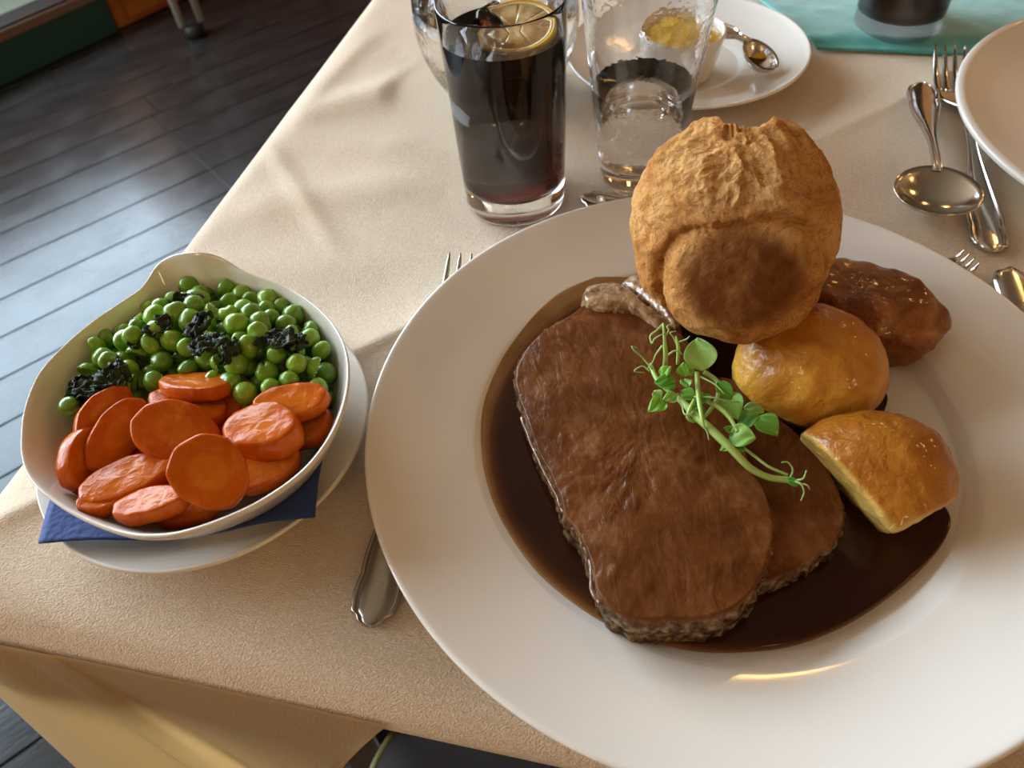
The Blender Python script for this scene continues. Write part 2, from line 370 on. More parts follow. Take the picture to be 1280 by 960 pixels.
# columns: (top pixel on the table edge, bottom pixel, bottom height)
cols = [((486, 906), (413, 962), -.09), ((478, 905), (405, 985), -.13), ((440, 897), (400, 1010), -.20), ((330, 873), (395, 1020), -.24),
        ((200, 846), (380, 1015), -.27), ((87, 822), (372, 1000), -.28),
        ((60, 818), (345, 1010), -.262), ((30, 812), (310, 1010), -.245), ((0, 806), (280, 996), -.225), ((-60, 796), (215, 1010), -.25), ((-95, 778), (150, 1000), -.28), ((-116, 764), (122, 985), -.30)]
top = smooth_path([e0(*c[0]) for c in cols], 90); bot = smooth_path([lo(*c[1], c[2]) for c in cols], 90)
V = []; nr = 24
for i in range(90):
    for j in range(nr):
        s = j/(nr-1); p = top[i]*(1-s)+bot[i]*s; p = p + np.array([0, 0, .02*math.sin(math.pi*s)*0]); V.append(p)
o = mesh('hanging_corner', V, gridf(90, nr), DRAPE, tcloth); rel(o, tcloth)
lab = mat('white_label', (.75, .74, .66), .7)
q0, q1, q2, q3 = at(287, 962, -.27), at(293, 938, -.262), at(322, 950, -.266), at(318, 975, -.275)
o = mesh('care_label', [q0, q1, q2, q3, *(q+np.array([0, 0, .003]) for q in (q0, q1, q2, q3))], [(0, 1, 2, 3), (7, 6, 5, 4), (0, 4, 5, 1), (1, 5, 6, 2), (2, 6, 7, 3), (3, 7, 4, 0)], lab, tcloth, False); rel(o, tcloth)
# dark chair seat in front of the table, with olive piping
SEAT = mat('black_seat_cushion', (.012, .006, .005), .75); PIPE = mat('olive_piping', (.16, .15, .035), .6)
sc_ = at(700, 1010, -.30)
sh = [at(450, 975, -.30), at(466, 938, -.30), at(486, 905, -.30), at(515, 860, -.30), at(600, 800, -.30), at(1000, 900, -.30), at(1100, 1200, -.30), at(700, 1400, -.30), at(430, 1150, -.30)]
sh.append(sh[0]); loop = smooth_path(sh, 80)[:-1]; cen = loop.mean(0)
st = empty('chair', (cen[0], cen[1], FZ), 0, 'near-black upholstered chair with olive piping drawn under the table front', 'chair')
V = [];
for (s, z) in ((0.02, .035), (.5, .034), (.85, .028), (.96, .018), (1, 0), (1, -.03), (.96, -.05), (.5, -.05), (.02, -.05)):
    for p in loop: V.append(((p[0]-cen[0])*s, (p[1]-cen[1])*s, .45+z-.03))
nl = len(loop); Fc = []
for r in range(8):
    for j in range(nl): Fc.append((r*nl+j, r*nl+(j+1) % nl, (r+1)*nl+(j+1) % nl, (r+1)*nl+j))
mesh('seat', V, Fc, SEAT, st)
V, f = tube([((p[0]-cen[0])*1.004, (p[1]-cen[1])*1.004, .425) for p in list(loop)+[loop[0]]], .0045, 8, False); mesh('piping', V, f, PIPE, st)
for sx, sy in ((-.1, .02), (.1, .02), (-.1, -.12), (.1, -.12)):
    V, f = tube([(sx, sy, .001), (sx, sy, .38)], .014, 12); mesh('leg', V, f, CHROME, st)

# ------------------------------------------------------------------ crockery
PC = np.array([.0862, .197])
PB = .0008
prof = [(.0005, .0035), (.05, .0035), (.085, .0040), (.096, .0052), (.1005, .0078), (.1045, .0106), (.108, .0122), (.125, .0178), (.140, .0232), (.1465, .0256),
        (.1488, .0262), (.1500, .0256), (.1500, .0243), (.1488, .0232), (.145, .0218), (.125, .0140), (.105, .0074), (.096, .002), (.092, .0), (.086, .0), (.084, .0018), (.0005, .0018)]
def densify(prof, n=3):
    P_ = np.array(prof); out = []
    for i in range(len(P_)-1):
        for j in range(n): out.append(P_[i]+(P_[i+1]-P_[i])*j/n)
    out.append(P_[-1]); return out
def spl(prof, n): return smooth_path(prof, n)
def dinner_plate(loc, label, sc=1):
    t = empty('dinner_plate', loc, 0, label, 'plate')
    V, f = lathe(spl(prof, 110), 160); o = mesh('plate_body', V, f, PORC, t); return t
t = empty('dinner_plate', (*PC, PB), 0, 'large white wide-rimmed plate holding the roast beef dinner', 'plate')
V, f = lathe(spl(prof, 110), 192); o = mesh('body', V, f, PORC, t)
# plate at the right edge
rp = [at(1201, 100, .022)[:2], at(1280, 26, .022)[:2], at(1279, 230, .022)[:2]]
def circ3(a, b, c):
    A_ = np.array([[b[0]-a[0], b[1]-a[1]], [c[0]-a[0], c[1]-a[1]]]); r = np.array([(b@b-a@a)/2, (c@c-a@a)/2]); o = np.linalg.solve(A_, r); return o, np.linalg.norm(o-a)
rc, rr = circ3(*rp); print('right plate', rc, rr)
rr0 = min(max(rr, .10), .14)
d = (rc-rp[0])/np.linalg.norm(rc-rp[0]); 
PORC2 = mat('cream_porcelain', (.70, .58, .44), .08, coat=.6); k = N(PORC2)
pr2 = [(r*rr0/.15, z*.85) for r, z in prof]
rc = np.array([.4305, .3690]); rr0 = .150
pr2 = [(.0005, .0040), (.06, .0042), (.085, .0050), (.105, .0085), (.125, .0140), (.138, .0190), (.1425, .0208), (.1460, .0222), (.1488, .0222), (.1500, .0212), (.1500, .0195), (.1485, .018), (.140, .0152), (.125, .0105), (.105, .0045), (.092, .0), (.086, .0), (.084, .002), (.0005, .002)]
t2 = empty('dinner_plate', (rc[0], rc[1], .0008), 0, 'empty shiny plate cut off by the right edge beside the fork', 'plate')
V, f = lathe(spl(pr2, 90), 128); mesh('body', V, f, PORC, t2)

# saucer under vegetable dish
def saucer_prof(R, h): return [(.0005, .003), (R*.40, .003), (R*.46, .0034), (R*.52, .005), (R*.75, .30*h+.004), (R*.93, h*.86), (R*.985, h), (R, h-.0006), (R*.995, h-.0018), (R*.93, h*.86-.0026), (R*.75, .3*h+.0008), (R*.55, .0008), (R*.5, 0), (R*.46, 0), (R*.44, .0015), (.0005, .0015)]
SCX, SCY = -.1383, .2231
t = empty('saucer', (SCX, SCY, .0006), 0, 'white saucer under the blue napkin and the vegetable dish', 'saucer')
V, f = lathe(spl(saucer_prof(.0732, .0185), 80), 128); mesh('body', V, f, PORC, t)
# blue napkin
m = mat('blue_paper_napkin', (.018, .050, .20), .8, sheen=.1); k = N(m); k.bump(k.vor(420), .5, .0005); NAP = m
naz = .0215
nc = [at(49, 680, .0225), at(393, 645, .0235), at(401, 556, .0225), at(330, 380, .020), at(120, 430, .020), at(75, 628, .0225)]
# folded paper: a square seen at two corners, sagging into the saucer
cn = np.array([at(49, 680, .0225), at(393, 645, .0240), at(405, 520, .022), at(80, 560, .022)])
n_ = 40; V = []
for i in range(n_):
    for j in range(n_):
        a, b_ = i/(n_-1), j/(n_-1)
        p = (cn[0]*(1-a)+cn[1]*a)*(1-b_)+(cn[3]*(1-a)+cn[2]*a)*b_
        d = math.hypot(p[0]-SCX, p[1]-SCY); 
        zz = .0052+.0148*float(sstep(.030, .068, d)); p = np.array([p[0], p[1], zz+.0035*float(sstep(.05, .072, d))+.0005*float(fbm(np.array([[p[0]*60, p[1]*60, 1]]), 3)[0])]); V.append(p)
o = mesh('napkin', V, gridf(n_, n_), NAP); sol = o.modifiers.new('s', 'SOLIDIFY'); sol.thickness = .0008; sol.offset = 1
tag(o, 'folded dark blue paper napkin between the saucer and the vegetable dish', 'napkin')

# eared gratin dish
rim_px = [(24, 560), (28, 515), (45, 470), (72, 438), (112, 403), (150, 377), (175, 360), (186, 345), (196, 329), (215, 318), (240, 314), (265, 316), (287, 326), (305, 338), (330, 347), (360, 358), (392, 379), (418, 405), (433, 435), (437, 470), (430, 510), (412, 550), (380, 590), (330, 626), (280, 650), (230, 667), (195, 672), (160, 670), (120, 657), (80, 637), (48, 612), (30, 588)]
RZ = .052
def ear(u, v): return .009*math.exp(-(((u-243)/60)**2+((v-314)/28)**2))
rimP = np.array([at(u, v, RZ+ear(u, v)) for u, v in rim_px])
dcx, dcy = at(243, 505, RZ)[:2]
rimP = np.vstack([rimP, rimP[:1]]); rl = smooth_path(rimP, 161)[:-1]
rc_ = rl[:, :2].mean(0); ang = np.arctan2(rl[:, 1]-rc_[1], rl[:, 0]-rc_[0]); ra = np.hypot(rl[:, 1]-rc_[1], rl[:, 0]-rc_[0])
print('dish', rc_, ra.min(), ra.max())
DC = rc_; DB = .0065
nt_ = 160; th = np.linspace(-np.pi, np.pi, nt_, endpoint=False); o_ = np.argsort(ang)
rr_ = np.interp(th, np.r_[ang[o_]-2*np.pi, ang[o_], ang[o_]+2*np.pi], np.r_[ra[o_], ra[o_], ra[o_]]); rz_ = np.interp(th, np.r_[ang[o_]-2*np.pi, ang[o_], ang[o_]+2*np.pi], np.r_[rl[o_, 2]]*1 if False else np.r_[rl[o_, 2], rl[o_, 2], rl[o_, 2]])
r0 = np.percentile(ra, 35)*.66
pf = [(0, .01, 0), (.0, .9, 0), (.08, 1, .0), (.30, 0, .08), (.60, 0, .38), (.82, 0, .70), (.95, 0, .92), (.985, 0, .985), (1.0, 0, 1.0), (1.02, 0, .992), (1.028, 0, .965), (1.015, 0, .93), (.93, 0, .82), (.72, 0, .45), (.45, 0, .10)]
V = []; ring = []
def dring(kk, k0, zf, dz=0):
    out = []
    for i in range(nt_):
        rb = r0*1.0; rad = rb+(rr_[i]-rb)*kk if k0 == 0 else rb*k0
        z = DB+.004+dz+(rz_[i]-DB-.004)*zf
        out.append((DC[0]+rad*math.cos(th[i]), DC[1]+rad*math.sin(th[i]), z))
    return out
inner = [dring(0, .01, 0), dring(0, .5, 0), dring(0, .85, 0), dring(.0, .97, .02), dring(.12, 0, .08), dring(.33, 0, .26), dring(.55, 0, .50), dring(.75, 0, .73), dring(.88, 0, .90), dring(.935, 0, .975), dring(.965, 0, 1.0), dring(.99, 0, .995), dring(1.0, 0, .97),
         dring(.985, 0, .93), dring(.93, 0, .85), dring(.78, 0, .62), dring(.55, 0, .33), dring(.3, 0, .05), dring(.16, 0, -.06), dring(0.0, 0, -.08), dring(0, .85, -.08), dring(0, .8, -.05), dring(0, .01, -.05)]
V = [p for i in range(nt_) for p in [g[i] for g in inner]]
o = mesh('vegetable_dish', V, gridf(nt_, len(inner), True), PORC); subsurf(o, 1)
tag(o, 'white oval eared gratin dish filled with peas and sliced carrots', 'dish')

# ------------------------------------------------------------------ carrots
m = mat('cooked_carrot', (.8, .22, .015), .17, coat=0, sss=.12, spec=.22, ssr=(.004, .0012, .0004)); k = N(m)
ca = k.attr('core'); c1 = k.ramp(ca, [(0, (.62, .155, .008)), (.42, (.64, .165, .010)), (.55, (.56, .115, .005)), (.9, (.54, .10, .004)), (1, (.50, .08, .003))])
k.col(k.mix(k.ramp(k.noise(170, 6, .8), [(.45, (0,)*3), (.75, (.32,)*3)]), c1, (.78, .28, .03))); k.bump(k.noise(260, 5, .6, rough=.55), .38, .0013); CARROT = m
cam_dir = lambda P: (CAM-P)/np.linalg.norm(CAM-P)
def coin(u, v, z, rx, ry, th_, nrm, spin, label, seed, bulge=0, name='carrot_slice'):
    """irregular coin: semi axes rx, ry metres, normal nrm (world)."""
    rs = np.random.RandomState(seed); c = at(u, v, z); nrm = np.array(nrm, float); nrm /= np.linalg.norm(nrm)
    a = np.array([1., 0, 0])-nrm*nrm[0]
    a /= np.linalg.norm(a); b_ = np.cross(nrm, a); ca_, sa = math.cos(spin), math.sin(spin)
    a, b_ = a*ca_+b_*sa, -a*sa+b_*ca_
    n = 56; t = np.linspace(0, 2*np.pi, n, endpoint=False)
    nf = 9; facet = np.cos(((t*nf/(2*np.pi)) % 1-.5)*2*np.pi/nf)  # slightly faceted like peeled carrot
    wob = 1+.05*np.sin(2*t+rs.rand()*6)+.03*np.sin(3*t+rs.rand()*6)
    rad = .90*wob/(.5+.5*facet)
    rings = [(0, .5), (.25, .5), (.5, .5), (.75, .5), (.9, .5), (.965, .47), (1., .38), (1.02, .1), (1.02, -.2), (.99, -.42), (.93, -.5), (.6, -.5), (0, -.5)]
    V = []; core = []
    for (s, h) in rings:
        for i in range(n):
            x = rx*rad[i]*s*math.cos(t[i]); y = ry*rad[i]*s*math.sin(t[i]); 
            hh = h*th_+bulge*(s*s)*th_*np.sign(h)*-.3
            V.append((x, y, hh)); core.append(s if h > .45 or h < -.45 else 1)
    V = np.array(V); V[:, 2] += .0009*fbm(V*150+seed*3, 3); V[:, :2] *= (1+.03*fbm(V*90+seed, 2))[:, None]
    W = V[:, :1]*a+V[:, 1:2]*b_+V[:, 2:3]*nrm
    Fc = []
    for r in range(len(rings)-1):
        for j in range(n): Fc.append((r*n+j, r*n+(j+1) % n, (r+1)*n+(j+1) % n, (r+1)*n+j))
    o = mesh(name, W, Fc, CARROT, None, True, {'core': core}); o.location = tuple(c)
    return tag(o, label, 'carrot', 'carrot slices in the white dish')
CN = [  # u v z rx ry thick normal spin label
 (262, 590, .052, .0150, .0158, .0065, (.25, -.62, .75), .3, 'front carrot slice, a bright upright coin leaning on the dish rim'),
 (221, 541, .047, .0185, .0140, .0070, (.30, -.30, .90), -.5, 'wide glossy carrot slice just behind the front coin'),
 (331, 540, .046, .0165, .0130, .0115, (-.10, .05, 1.0), -.35, 'thickest carrot slice, at the right of the front coin'),
 (366, 504, .047, .0165, .0090, .0070, (.0, -.10, 1.0), .1, 'flat carrot slice topmost at the right, touching the peas'),
 (246, 483, .047, .0170, .0105, .0060, (.1, .45, .9), -.25, 'curved carrot slice at the back against the middle of the peas'),
 (236, 508, .044, .0190, .0120, .0060, (.20, .25, .95), -.45, 'carrot slice half hidden behind the wide glossy slice'),
 (128, 517, .047, .0155, .0085, .0060, (.75, -.20, .70), 1.05, 'narrow carrot slice standing on edge below the dark herbs'),
 (148, 543, .045, .0185, .0105, .0070, (.65, -.25, .75), 1.15, 'long tilted carrot slice right of the narrow upright one'),
 (100, 572, .046, .0150, .0075, .0080, (.95, -.10, .35), 1.45, 'leftmost carrot slice, upright against the dish wall'),
 (161, 600, .045, .0205, .0105, .0065, (.05, .10, 1.0), .45, 'long low carrot slice at the lower left'),
 (190, 631, .047, .0155, .0075, .0065, (-.05, .20, 1.0), .15, 'lowest carrot slice along the near rim of the dish'),
 (127, 630, .046, .0085, .0055, .0060, (.1, .1, 1.0), .2, 'smallest carrot piece at the bottom left of the dish'),
 (330, 583, .038, .0160, .0110, .0070, (.0, -.1, 1.0), .3, 'carrot slice tucked under the thickest one by the right rim'),
 (285, 500, .039, .0120, .0110, .0070, (.1, -.2, 1.0), .6, 'carrot slice in shadow between the back and thick slices'),
 (385, 535, .037, .0120, .0100, .0070, (-.2, .0, 1.0), .2, 'carrot slice mostly buried below the topmost right one'),
 (175, 575, .035, .0180, .0150, .0080, (.1, .0, 1.0), .0, 'dark carrot slice lying deep between the left slices'),
 (235, 628, .036, .0150, .0110, .0070, (.1, .0, 1.0), .4, 'carrot slice showing only as an edge under the front coin'),
 (130, 590, .034, .0160, .0140, .0080, (.2, .0, 1.0), .0, 'buried carrot slice beneath the leftmost slices'),
 (290, 560, .033, .0170, .0150, .0080, (.0, .0, 1.0), .0, 'buried carrot slice beneath the middle of the pile'),
]
for i, (u, v, z, rx, ry, tt, nn, sp, lb) in enumerate(CN): coin(u, v, z, rx, ry, tt, nn, sp, lb, 20+i)

# ------------------------------------------------------------------ peas
m = mat('green_pea', (.12, .32, .03), .28, coat=.3, sss=.25, ssr=(.002, .003, .0006)); k = N(m)
oi = k.n('ShaderNodeObjectInfo').outputs['Random']
c1 = k.ramp(oi, [(0, (.09, .22, .010)), (.5, (.15, .34, .016)), (1, (.25, .47, .035))]); k.col(k.mix(k.math('MULTIPLY', k.noise(300, 3), .45), c1, (.24, .42, .06)))
k.bump(k.noise(420, 3), .3, .0006); PEA = m
def pea_mesh(kind, seed):
    nu, nv = 22, 13; V = []
    for i in range(nu):
        a = 2*np.pi*i/nu
        for j in range(nv):
            b_ = np.pi*(j/(nv-1))-np.pi/2; V.append((math.cos(b_)*math.cos(a), math.cos(b_)*math.sin(a), math.sin(b_)))
    V = np.array(V); N0 = V.copy(); V = V*(1+.15*fbm(V*1.3+seed*5, 2))[:, None]
    if kind == 1:   # dimpled
        for q in range(2):
            d = RS.randn(3); d[2] = abs(d[2]); d /= np.linalg.norm(d); V -= (N0*(.34*np.exp(-((1-N0@d)/.13))[:, None]))
    if kind == 2:   # squashed
        V *= np.array([1.15, .85, .8])
    if kind == 3:   # split with a cleft
        V -= N0*(.30*np.exp(-(N0[:, 0]/.12)**2)*(N0[:, 2] > -.3))[:, None]
    if kind == 4:   # loose half skin: cup
        V[:, 2] = np.where(V[:, 2] > 0, -V[:, 2]*.8+0.12*(V[:, 2]), V[:, 2]); V *= np.array([1, .8, .9])
    V *= .0047
    me = bpy.data.meshes.new('pea'); me.from_pydata([tuple(v) for v in V], [], gridf(nu, nv, True)); me.polygons.foreach_set('use_smooth', [True]*len(me.polygons)); me.materials.append(PEA); return me
pms = [pea_mesh(k_, s) for k_, s in ((0, 1), (0, 2), (0, 3), (1, 4), (1, 5), (1, 6), (1, 7), (2, 8), (3, 9), (4, 10), (4, 11), (2, 12), (3, 13))]
peaF = [(233, 357), (270, 352), (330, 368), (372, 388), (400, 420), (408, 465), (400, 480), (366, 487), (340, 492), (300, 496), (275, 478), (240, 462), (205, 470), (188, 490), (158, 492), (150, 476), (112, 498), (92, 524), (84, 510), (96, 470), (125, 420), (165, 385), (200, 370)]
pol = np.array([at(u, v, .046)[:2] for u, v in peaF])
def inside(p, pol):
    c = False; n = len(pol)
    for i in range(n):
        a, b_ = pol[i], pol[i-1]
        if (a[1] > p[1]) != (b_[1] > p[1]) and p[0] < (b_[0]-a[0])*(p[1]-a[1])/(b_[1]-a[1])+a[0]: c = not c
    return c
def pdist(p, pol):
    n = len(pol); b = 9
    for i in range(n):
        a, c = pol[i-1], pol[i]; d = c-a; t = np.clip((p-a)@d/(d@d), 0, 1); b = min(b, np.linalg.norm(p-a-d*t))
    return b
pc = pol.mean(0); lo_, hi_ = pol.min(0), pol.max(0); peas = []
for layer, (zoff, md) in enumerate(((0, .0078), (-.0062, .0080), (-.0120, .0084))):
    for tries in range(6000):
        p = lo_+(hi_-lo_)*RS.rand(2)
        if not inside(p, pol): continue
        e_ = pdist(p, pol); 
        z = .0445+.009*float(sstep(0, .030, e_))+.0018*RS.randn()*.6+zoff
        q = np.array([p[0], p[1], z])
        if all(np.linalg.norm(q-x) > md for x in peas): peas.append(q)
PK = [0, 0, 0, 1, 1, 1, 1, 2, 3, 4, 4, 2, 3]; peas = peas[:290]; print('peas', len(peas))
for q in peas:
    s = .88+.26*RS.rand(); ki = RS.randint(len(pms)); o = bpy.data.objects.new('pea', pms[ki]); C.objects.link(o)
    o.location = tuple(q); o.rotation_euler = tuple(RS.rand(3)*6.28); o.scale = (s, s, s)
    lk = ['smooth round green pea in the heap at the back of the white dish', 'dimpled, wrinkled green pea in the heap at the back of the white dish', 'squashed oval green pea in the heap at the back of the white dish',
          'green pea split by a cleft in the heap at the back of the white dish', 'loose cupped skin of a green pea in the heap in the white dish'][PK[ki]]
    tag(o, lk, 'pea', ['smooth round', 'dimpled', 'squashed', 'split', 'loose skins of'][PK[ki]]+' peas in the white dish')
# dark wilted mint between the peas
MINT = mat('wilted_mint', (.012, .022, .008), .5, spec=.3); k = N(MINT); k.bump(k.noise(600, 4), .6, .001); k.col(k.ramp(k.noise(200, 3), [(.35, (.006, .011, .004)), (.75, (.035, .065, .016))]))
def crumple(u, v, z, sx, sy, rz, seed, label, mt=None, name='mint_leaf'):
    c = at(u, v, z-.0022); n = 30; V = []
    for i in range(n):
        for j in range(n):
            a, b_ = i/(n-1)*2-1, j/(n-1)*2-1; w = math.sqrt(max(0, 1-a*a))**.7
            V.append((a*sx, b_*sy*w, 0))
    V = np.array(V); q = V*260+seed*4.1; V[:, 2] = .0042*fbm(q, 3)+.0022*fbm(q*2.3, 3, True); V[:, :2] += .0045*np.stack([fbm(q+9, 2), fbm(q+19, 2)], 1)
    o = mesh(name, V, gridf(n, n), mt or MINT); o.location = tuple(c); o.rotation_euler = (.1, -.1, rz); sl = o.modifiers.new('s', 'SOLIDIFY'); sl.thickness = .0006
    return tag(o, label, 'herb leaf', 'dark wilted mint leaves')
for i, a in enumerate(((116, 482, .052, .0095, .0065, .4, 'dark wilted mint leaf at the left end of the pea heap'), (143, 470, .053, .008, .006, 1.0, 'dark wilted mint leaf above the narrow upright carrot slice'),
    (98, 490, .050, .006, .007, 0, 'dark wilted mint leaf against the left wall of the dish'),
    (198, 409, .0565, .0055, .004, .5, 'small dark mint scrap at the upper left of the peas'), (250, 405, .0575, .0075, .0045, 1.0, 'dark mint leaf in the upper middle of the peas'), (262, 432, .058, .0085, .005, .2, 'broad dark mint leaf in the centre of the peas'),
    (345, 423, .0575, .0095, .005, -.3, 'long dark mint leaf at the right of the peas'), (235, 375, .056, .005, .004, .3, 'tiny dark mint scrap at the top of the peas'), (372, 428, .056, .006, .004, .1, 'dark mint scrap near the right wall of the dish'),
    (285, 440, .058, .006, .0035, .7, 'dark mint scrap just right of the pea heap centre'), (170, 425, .055, .004, .003, 1.2, 'short dark mint scrap among the left peas'))):
    crumple(*a[:6], i, a[6])

# ------------------------------------------------------------------ gravy
gpx = [(745, 353), (715, 365), (690, 380), (660, 408), (632, 445), (612, 485), (602, 525), (604, 580), (617, 628), (640, 672), (672, 715), (715, 752), (765, 783), (820, 801), (870, 810), (925, 810), (985, 803), (1035, 787), (1080, 764), (1125, 732), (1160, 700), (1182, 672), (1189, 650), (1180, 630), (1150, 600), (1105, 585), (1085, 545), (1105, 515), (1108, 490), (1080, 478), (1050, 470), (1020, 440), (980, 405), (920, 385), (850, 362), (795, 350)]
GZ = .0098
gp = np.array([at(u, v, GZ) for u, v in gpx]); gp = np.vstack([gp, gp[:1]]); gl_ = smooth_path(gp, 241)[:-1]; gc = np.array([.07, .18])
V = []; thin = []; rings = [0.002, .3, .6, .8, .88, .92, .95, .97, .985, .995, 1.0]
def well_z(r): 
    pr = np.array(prof[:8]); return np.interp(r, pr[:, 0], pr[:, 1])
for s in rings:
    for p in gl_:
        x, y = gc[0]+(p[0]-gc[0])*s, gc[1]+(p[1]-gc[1])*s
        r = math.hypot(x-PC[0], y-PC[1]); wz = PB+well_z(min(r, .118))
        e_ = (1-s)*np.hypot(*(p[:2]-gc)); zt = GZ - .0005*math.exp(-e_/.0012)
        z = max(zt, wz+.00025); V.append((x, y, z)); thin.append(min(1, max(0, (z-wz)/.0042)))
ng = len(gl_); Fc = []
for r in range(len(rings)-1):
    for j in range(ng): Fc.append((r*ng+j, r*ng+(j+1) % ng, (r+1)*ng+(j+1) % ng, (r+1)*ng+j))
# outer lip falling onto the plate
base = len(V)
for p in gl_:
    x, y = gc[0]+(p[0]-gc[0])*1.004, gc[1]+(p[1]-gc[1])*1.004; r = math.hypot(x-PC[0], y-PC[1]); V.append((x, y, PB+well_z(min(r, .118))-.0002)); thin.append(0)
for j in range(ng): a = (len(rings)-1)*ng; Fc.append((a+j, a+(j+1) % ng, base+(j+1) % ng, base+j))
m = mat('gravy', (.05, .015, .005), .12, coat=0, spec=.35); k = N(m)
k.col(k.ramp(k.math('ADD', k.attr('depth'), k.math('MULTIPLY', k.math('SUBTRACT', k.noise(60, 4), .5), .25)), [(0, (.40, .25, .12)), (.22, (.22, .095, .03)), (.6, (.085, .024, .006)), (1, (.030, .008, .003))]))
k.bump(k.noise(70, 3), .06, .001)
o = mesh('gravy', V, Fc, m, None, True, {'depth': thin}); tag(o, 'dark brown gravy pooled in the well of the large plate', 'gravy', None, 'stuff')

# ------------------------------------------------------------------ beef
m = mat('beef_gravied', (.17, .065, .03), .25, coat=0, spec=.2); k = N(m)
v1 = k.noise(55, 8, .5, rough=.65); v2 = k.noise(12, 3, .5)
c1 = k.ramp(v1, [(.32, (.085, .025, .006)), (.5, (.14, .044, .011)), (.66, (.22, .088, .030))]); c1 = k.mix(k.ramp(v2, [(.4, (0,)*3), (.65, (1,)*3)]), c1, (.09, .026, .006), 'MIX')
cside = k.ramp(k.noise(300, 6), [(.36, (.035, .018, .009)), (.52, (.15, .09, .045)), (.66, (.34, .24, .14))])
k.col(k.mix(k.attr('side'), c1, cside)); mp = k.n('ShaderNodeMapping'); mp.inputs['Rotation'].default_value = (0, 0, .7); mp.inputs['Scale'].default_value = (1, .35, 1); k.l(k.coord(), mp.inputs[0])
nb_ = k.bump(k.noise(150, 7, 1.0, mp.outputs[0]), .45, .0018); k.bump(k.noise(700, 3), .3, .0006, nb_); BEEF = m
def slab(name, px, ztop, zbot, label, tilt, parent=None, seed=0, gloss=None, mt=None, dome=.002, rough=.0012, obj_loc=None):
    P0 = np.array([at(u, v, ztop+tilt(u, v)) for u, v in px]); P0 = np.vstack([P0, P0[:1]]); L_ = smooth_path(P0, 301)[:-1]; n = 300
    c = L_.mean(0); c2 = np.array([at(np.mean([p[0] for p in px]), np.mean([p[1] for p in px]), ztop)])[0]
    Ln = L_-c; out = np.stack([Ln[:, 0], Ln[:, 1], 0*Ln[:, 0]], 1); out /= np.linalg.norm(out, axis=1)[:, None]
    nz = fbm(np.stack([L_[:, 0]*160, L_[:, 1]*160, np.full(n, seed*3.)], 1), 3); L_ = L_+out*(nz*rough)[:, None]
    Ln = L_-c
    V = []; side = []
    rings = [(s, 0) for s in list(np.linspace(.003, .93, 46))+[.95, .965, .98, .992]]
    for s, _ in rings:
        p = c+Ln*s; p[:, 2] += dome*(1-s**3) + .0010*fbm(np.stack([p[:, 0]*60, p[:, 1]*60, 0*p[:, 0]+seed], 1), 4)
        q = np.stack([(p[:, 0]*.75+p[:, 1]*.66)*95, (-p[:, 0]*.66+p[:, 1]*.75)*260, 0*p[:, 0]+seed*2.], 1); q = q+1.2*fbm(q*.3, 2)[:, None]
        p[:, 2] -= .0016*np.clip(fbm(q, 3, True)-.28, 0, 1)*sstep(-.1, .5, fbm(p*28+seed, 2)) - .0004*fbm(p*420, 2); V.append(p); side.append(np.zeros(n))
    for (off, f, sd) in ((0, .03, .15), (.0005, .12, .7), (.0012, .3, 1), (.0006, .5, 1), (.0014, .7, 1), (.0004, .88, 1), (-.001, 1, 1)):
        p = c+Ln; p = p+out*off; p[:, 2] = p[:, 2]*(1-f)+zbot*f; q = fbm(p*420+seed, 3); p = p+out*(q*.0024*(f > .05))[:, None]; V.append(p); side.append(np.full(n, sd))
    V = np.vstack(V); side = np.concatenate(side); nr = len(rings)+7; Fc = []
    for r in range(nr-1):
        for j in range(n): Fc.append((r*n+j, r*n+(j+1) % n, (r+1)*n+(j+1) % n, (r+1)*n+j))
    o = mesh(name, V, Fc, mt or BEEF, parent, True, {'side': side}); return o
b1 = [(733, 378), (712, 395), (692, 405), (668, 425), (651, 447), (645, 475), (654, 510), (668, 550), (684, 585), (700, 615), (708, 645), (724, 668), (736, 690), (742, 712), (748, 740), (770, 764), (800, 775), (850, 774), (900, 766), (938, 742), (956, 712), (965, 680), (965, 645), (955, 612), (940, 590), (930, 560), (915, 520), (898, 480), (880, 450), (860, 425), (835, 400), (815, 385), (790, 380), (760, 382)]
b2 = [(900, 470), (880, 500), (880, 600), (900, 700), (920, 738), (950, 728), (985, 715), (1015, 698), (1040, 680), (1053, 655), (1050, 620), (1038, 590), (1018, 562), (995, 542), (965, 515), (930, 480)]
T1 = lambda u, v: .0035*((v-560)/200)+.002*((u-800)/150)
o = slab('beef_slice', b2, .0185, .0045, '', lambda u, v: 0, None, 3); tag(o, 'smaller beef slice half hidden under the large slice, gravy covered', 'beef')
bs = empty('beef_slice', (*at(810, 570, .02)[:2], .005), 0, 'large gravy-covered roast beef slice with a fatty top edge', 'beef')
o = slab('meat', b1, .0225, .0045, '', T1, bs, 1); rel(o, bs)
m = mat('beef_fat', (.42, .26, .14), .18, coat=.8); k = N(m); k.col(k.ramp(k.noise(170, 5, .8), [(.3, (.12, .05, .02)), (.5, (.30, .17, .08)), (.7, (.48, .33, .19))])); k.bump(k.noise(260, 4), .6, .0015); FAT = m
o = slab('fat', [(731, 376), (733, 362), (745, 355), (762, 353), (780, 358), (795, 368), (808, 380), (830, 395), (838, 410), (820, 408), (795, 392), (770, 388), (748, 386)], .0215, .006, '', lambda u, v: 0, bs, 5, mt=FAT, dome=.0035); rel(o, bs)
o = slab('fat', [(780, 352), (788, 344), (805, 342), (830, 350), (850, 385), (845, 405), (825, 390), (800, 368)], .0235, .008, '', lambda u, v: 0, bs, 6, mt=FAT, dome=.003); rel(o, bs)
